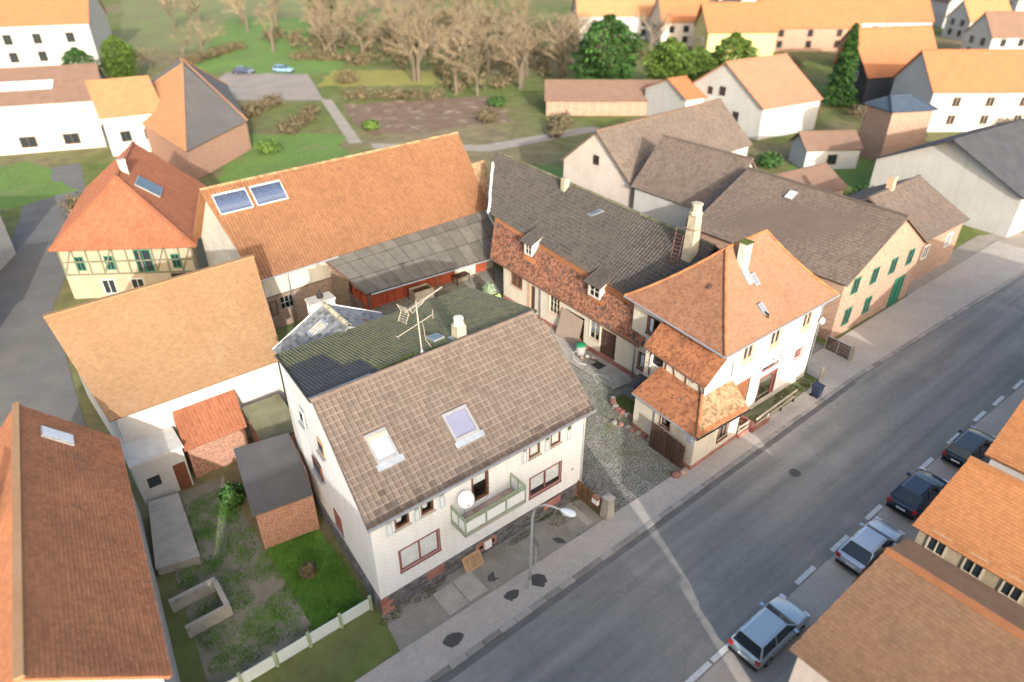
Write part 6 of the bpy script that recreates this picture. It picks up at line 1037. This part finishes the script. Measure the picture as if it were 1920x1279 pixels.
# ------------------------------------------------------------------ trees
def bare_tree_meshes(seed, h=11):
    rnd = random.Random(seed); tr = MB(); tw = MB()
    def br(p, d_, l_, r_, lvl):
        q_ = p+d_*l_; (tr if lvl < 2 else tw).tube([p, q_], [r_, r_*.6], 5 if lvl < 2 else 3, rnd.random(), False)
        if lvl >= 5: return
        for _ in range(3 if lvl < 4 else 4):
            nd = (d_+V((rnd.gauss(0,.5), rnd.gauss(0,.5), rnd.gauss(.12,.34)))).normalized(); br(p+d_*l_*rnd.uniform(.55,1.), nd, l_*rnd.uniform(.58,.82), r_*.6, lvl+1)
    br(V((0,0,0)), V((rnd.uniform(-.08,.08), rnd.uniform(-.08,.08), 1)).normalized(), h*.28, h*.026, 0); return tr.mesh('trunk', M['bark']), tw.mesh('crown', M['twig'])
def fir_meshes(seed, h, r_, mk, n=3600, cone=True):
    rnd = random.Random(seed); tr = MB(); tr.tube([(0,0,0),(0,0,h*.85)], [.28,.05], 7, .3); cw = MB()
    for _ in range(n):
        f = rnd.random()**1.35 if cone else rnd.random(); z = h*(.06+.94*f); rr = r_*((1-f)**.8 if cone else math.sqrt(max(.02, 1-(2*f-.9)**2)))*(.82+.25*math.sin(7*f*6.28)*.4); a = rnd.uniform(0,6.283); rr *= (.45+.6*rnd.random()**.5)*(1+.18*math.sin(a*3+seed+f*9)); p = V((rr*math.cos(a), rr*math.sin(a), z)); d_ = V((math.cos(a), math.sin(a), rnd.uniform(-.5,.3))).normalized(); s_ = rnd.uniform(.3,.7); b = d_.cross(V((rnd.gauss(0,.4),rnd.gauss(0,.4),1))).normalized()
        cw.add([p-d_*s_*.4-b*s_*.4, p-d_*s_*.4+b*s_*.4, p+d_*s_+V((0,0,-.1))], [(0,1,2)], rnd.random())
    return tr.mesh('trunk', M['bark']), cw.mesh('crown', M[mk])
def plant(name, label, meshes, x, y, s_=1., rz=0., group=None):
    t = thing(name, label, 'tree', (x,y,0), rz, group); t.scale = (s_,)*3
    for nm, me in zip(('trunk','crown'), meshes): o = bpy.data.objects.new(nm, me); col.objects.link(o); o.parent = t
    return t
bt = [bare_tree_meshes(k, 12) for k in (3,5,8)]
BT = [(random.uniform(66,132), random.uniform(88,190)) for _ in range(46)]+[(80,114),(86,106),(92,100),(98,95),(104,92),(110,92),(116,100),(108,108),(100,116),(94,126),(86,132),(112,122),(122,116),(104,140),(92,152),(118,140),(130,132),(84,170),(100,172),(72,152),(120,165),(70,95),(84,92)]
BT += [(x, y) for x, y in [(random.uniform(42,112), random.uniform(150,235)) for _ in range(16)]]
for i, (x, y) in enumerate(BT): plant('bare_tree', 'leafless tan-twigged tree in the winter copse behind the barn', bt[i % 3], x, y, random.uniform(1.0,1.6), random.uniform(0,6), 'leafless trees of the copse')
for i, (x, y, s_, lb) in enumerate([(121,60,.8,'leafless tree beside the pointed conifer'), (103,30,.6,'small leafless tree by the brown tower'), (30,160,.7,'leafless tree at the left end of the meadow'), (108,27,.6,'leafless tree before the right white house'), (170,62,1.0,'leafless tree near the top right roofs'), (40,170,.8,'leafless tree on the upper left meadow edge')]): plant('bare_tree', lb, bt[i % 3], x, y, s_, i)
fm1 = fir_meshes(1, 13, 6.2, 'leafG', 9500, False); fm2 = fir_meshes(2, 11, 4.8, 'leafY', 7500, False); fm3 = fir_meshes(4, 14, 3.2, 'leafG', 4200, True)
for x, y, mm, s_, lb in [(92,76,fm1,1.1,'broad dark evergreen tree left of the yellow-green ones'), (98,66,fm2,1.0,'yellow-green evergreen right beside the broad dark one'), (103,63,fm2,.85,'middle yellow-green evergreen of the row'), (109,60,fm2,1.05,'yellow-green evergreen at the right end of the row'), (104,70,fm1,.7,'small dark evergreen behind the yellow-green row'), (119,43,fm3,1.0,'tall pointed conifer before the long orange roof'), (95,208,fm1,.8,'round dark green tree on the far meadow'), (22,150,fm2,.8,'green bush tree beside the upper left white house'), (265,118,fm1,.9,'dark tree among the far roofs at the top edge'), (14,146,fm1,.6,'dark shrub tree beside the upper left white house')]:
    plant('evergreen_tree', lb, mm, x, y, s_, random.uniform(0,6))
HED = [((52,104),(66,92),'dry brown hedge along the olive meadow'), ((36,158),(58,176),'dry brown hedge at the foot of the far meadow'), ((24,96),(40,110),'dry brown hedge behind the grey barn'), ((64,60),(73,66),'dry brown hedge at the end of the garden path'), ((60,150),(74,138),'dry brown hedge below the copse'), ((32,88),(42,98),'dry brown hedge left of the garden path'), ((-2,70),(8,76),'dry brown hedge behind the timbered house'), ((128,28),(112,38),'dry brown hedge before the right white house')]
for a, b, lb in HED:
    t = thing('hedge', lb, 'hedge', (*a,0)); a, b = V(a), V(b); L_ = (b-a).length; q = MB()
    for k in range(int(L_/1.5)): p = lerp(a, b, k*1.5/L_); leaf_cloud(q, (p.x+random.uniform(-.7,.7), p.y+random.uniform(-.7,.7), 1.0), 1.5, 1.5, random.uniform(1.0,1.7), 190, .26, .3)
    q.build('foliage', M['bushB' if random.random() < .75 else 'leafY'], t); q = MB(); q.tube([(a.x,a.y,.2),(b.x,b.y,.2)], .08, 5); q.build('stem', M['bark'], t)
scr = MB(); rs_ = random.Random(11)
for _ in range(420):
    x, y = rs_.uniform(66,138), rs_.uniform(92,196)
    if inside(x, y, [(51,100),(72,102),(80,118),(62,132),(50,120)]): continue
    leaf_cloud(scr, (x,y,1.2), rs_.uniform(1.2,2.6), rs_.uniform(1.2,2.6), rs_.uniform(1.0,2.4), 45, .42, .2)
tag(struct(scr.build('scrub', M['bushB']), 'stuff'), 'brown scrub growing under the bare trees of the copse', 'scrub')
def bush(label, x, y, r_, h_, mk, n=900):
    t = thing('shrub', label, 'shrub', (x,y,0)); q = MB(); leaf_cloud(q, (x,y,h_*.5), r_, r_, h_*.55, n, .22, .4); q.build('foliage', M[mk], t); q = MB(); q.tube([(x,y,0),(x,y,h_*.6)], .06, 5); q.build('stem', M['bark'], t)
for a in [('dry brown shrub at the edge of the soil bed',62,74,2.2,2.2,'bushB'), ('green shrub at the left corner of the soil bed',44,82,1.6,1.6,'leafY'), ('green shrub at the right end of the soil bed',70,82,1.8,1.8,'leafG'), ('dry hedge shrub behind the gravel yard',58,118,3,2.5,'bushB'), ('dark green shrub beside the timbered house',11,55,2.2,2.4,'leafG'), ('brown shrub beside the brown tower',104,23,2.4,3.2,'bushB'), ('green shrub behind the white house in the middle distance',78,30,2,2,'leafG'), ('rusty shrub on the lawn beside the clad wall',-1.9,4.6,.35,.6,'bushB'), ('dark ivy clump beside the felt-roofed shed',-3.2,12.2,.7,1.4,'leafG'), ('yellow-green bush under the timbered house window',4.5,38.6,.9,1.2,'leafY'), ('dark shrub beside the brown-roofed garden house',92,27.5,1.8,2.6,'bushB'), ('dark shrubs by the grey barn wall',26,80,2,1.8,'leafY'), ('dark shrub between the far white houses',150,46,2.6,3.5,'leafG'), ('brown shrub below the long orange roof',140,66,3,3.5,'bushB'), ('green shrub below the yellow gable',132,78,2.5,2.8,'leafY'), ('brown shrub in front of the right white house',124,18,2.4,2.6,'bushB'), ('dry shrub behind the tall white house',108,42,2.4,3,'bushB'), ('dark shrub at the corner of the cream hall',74,14,2,2.4,'leafG')]: bush(*a)
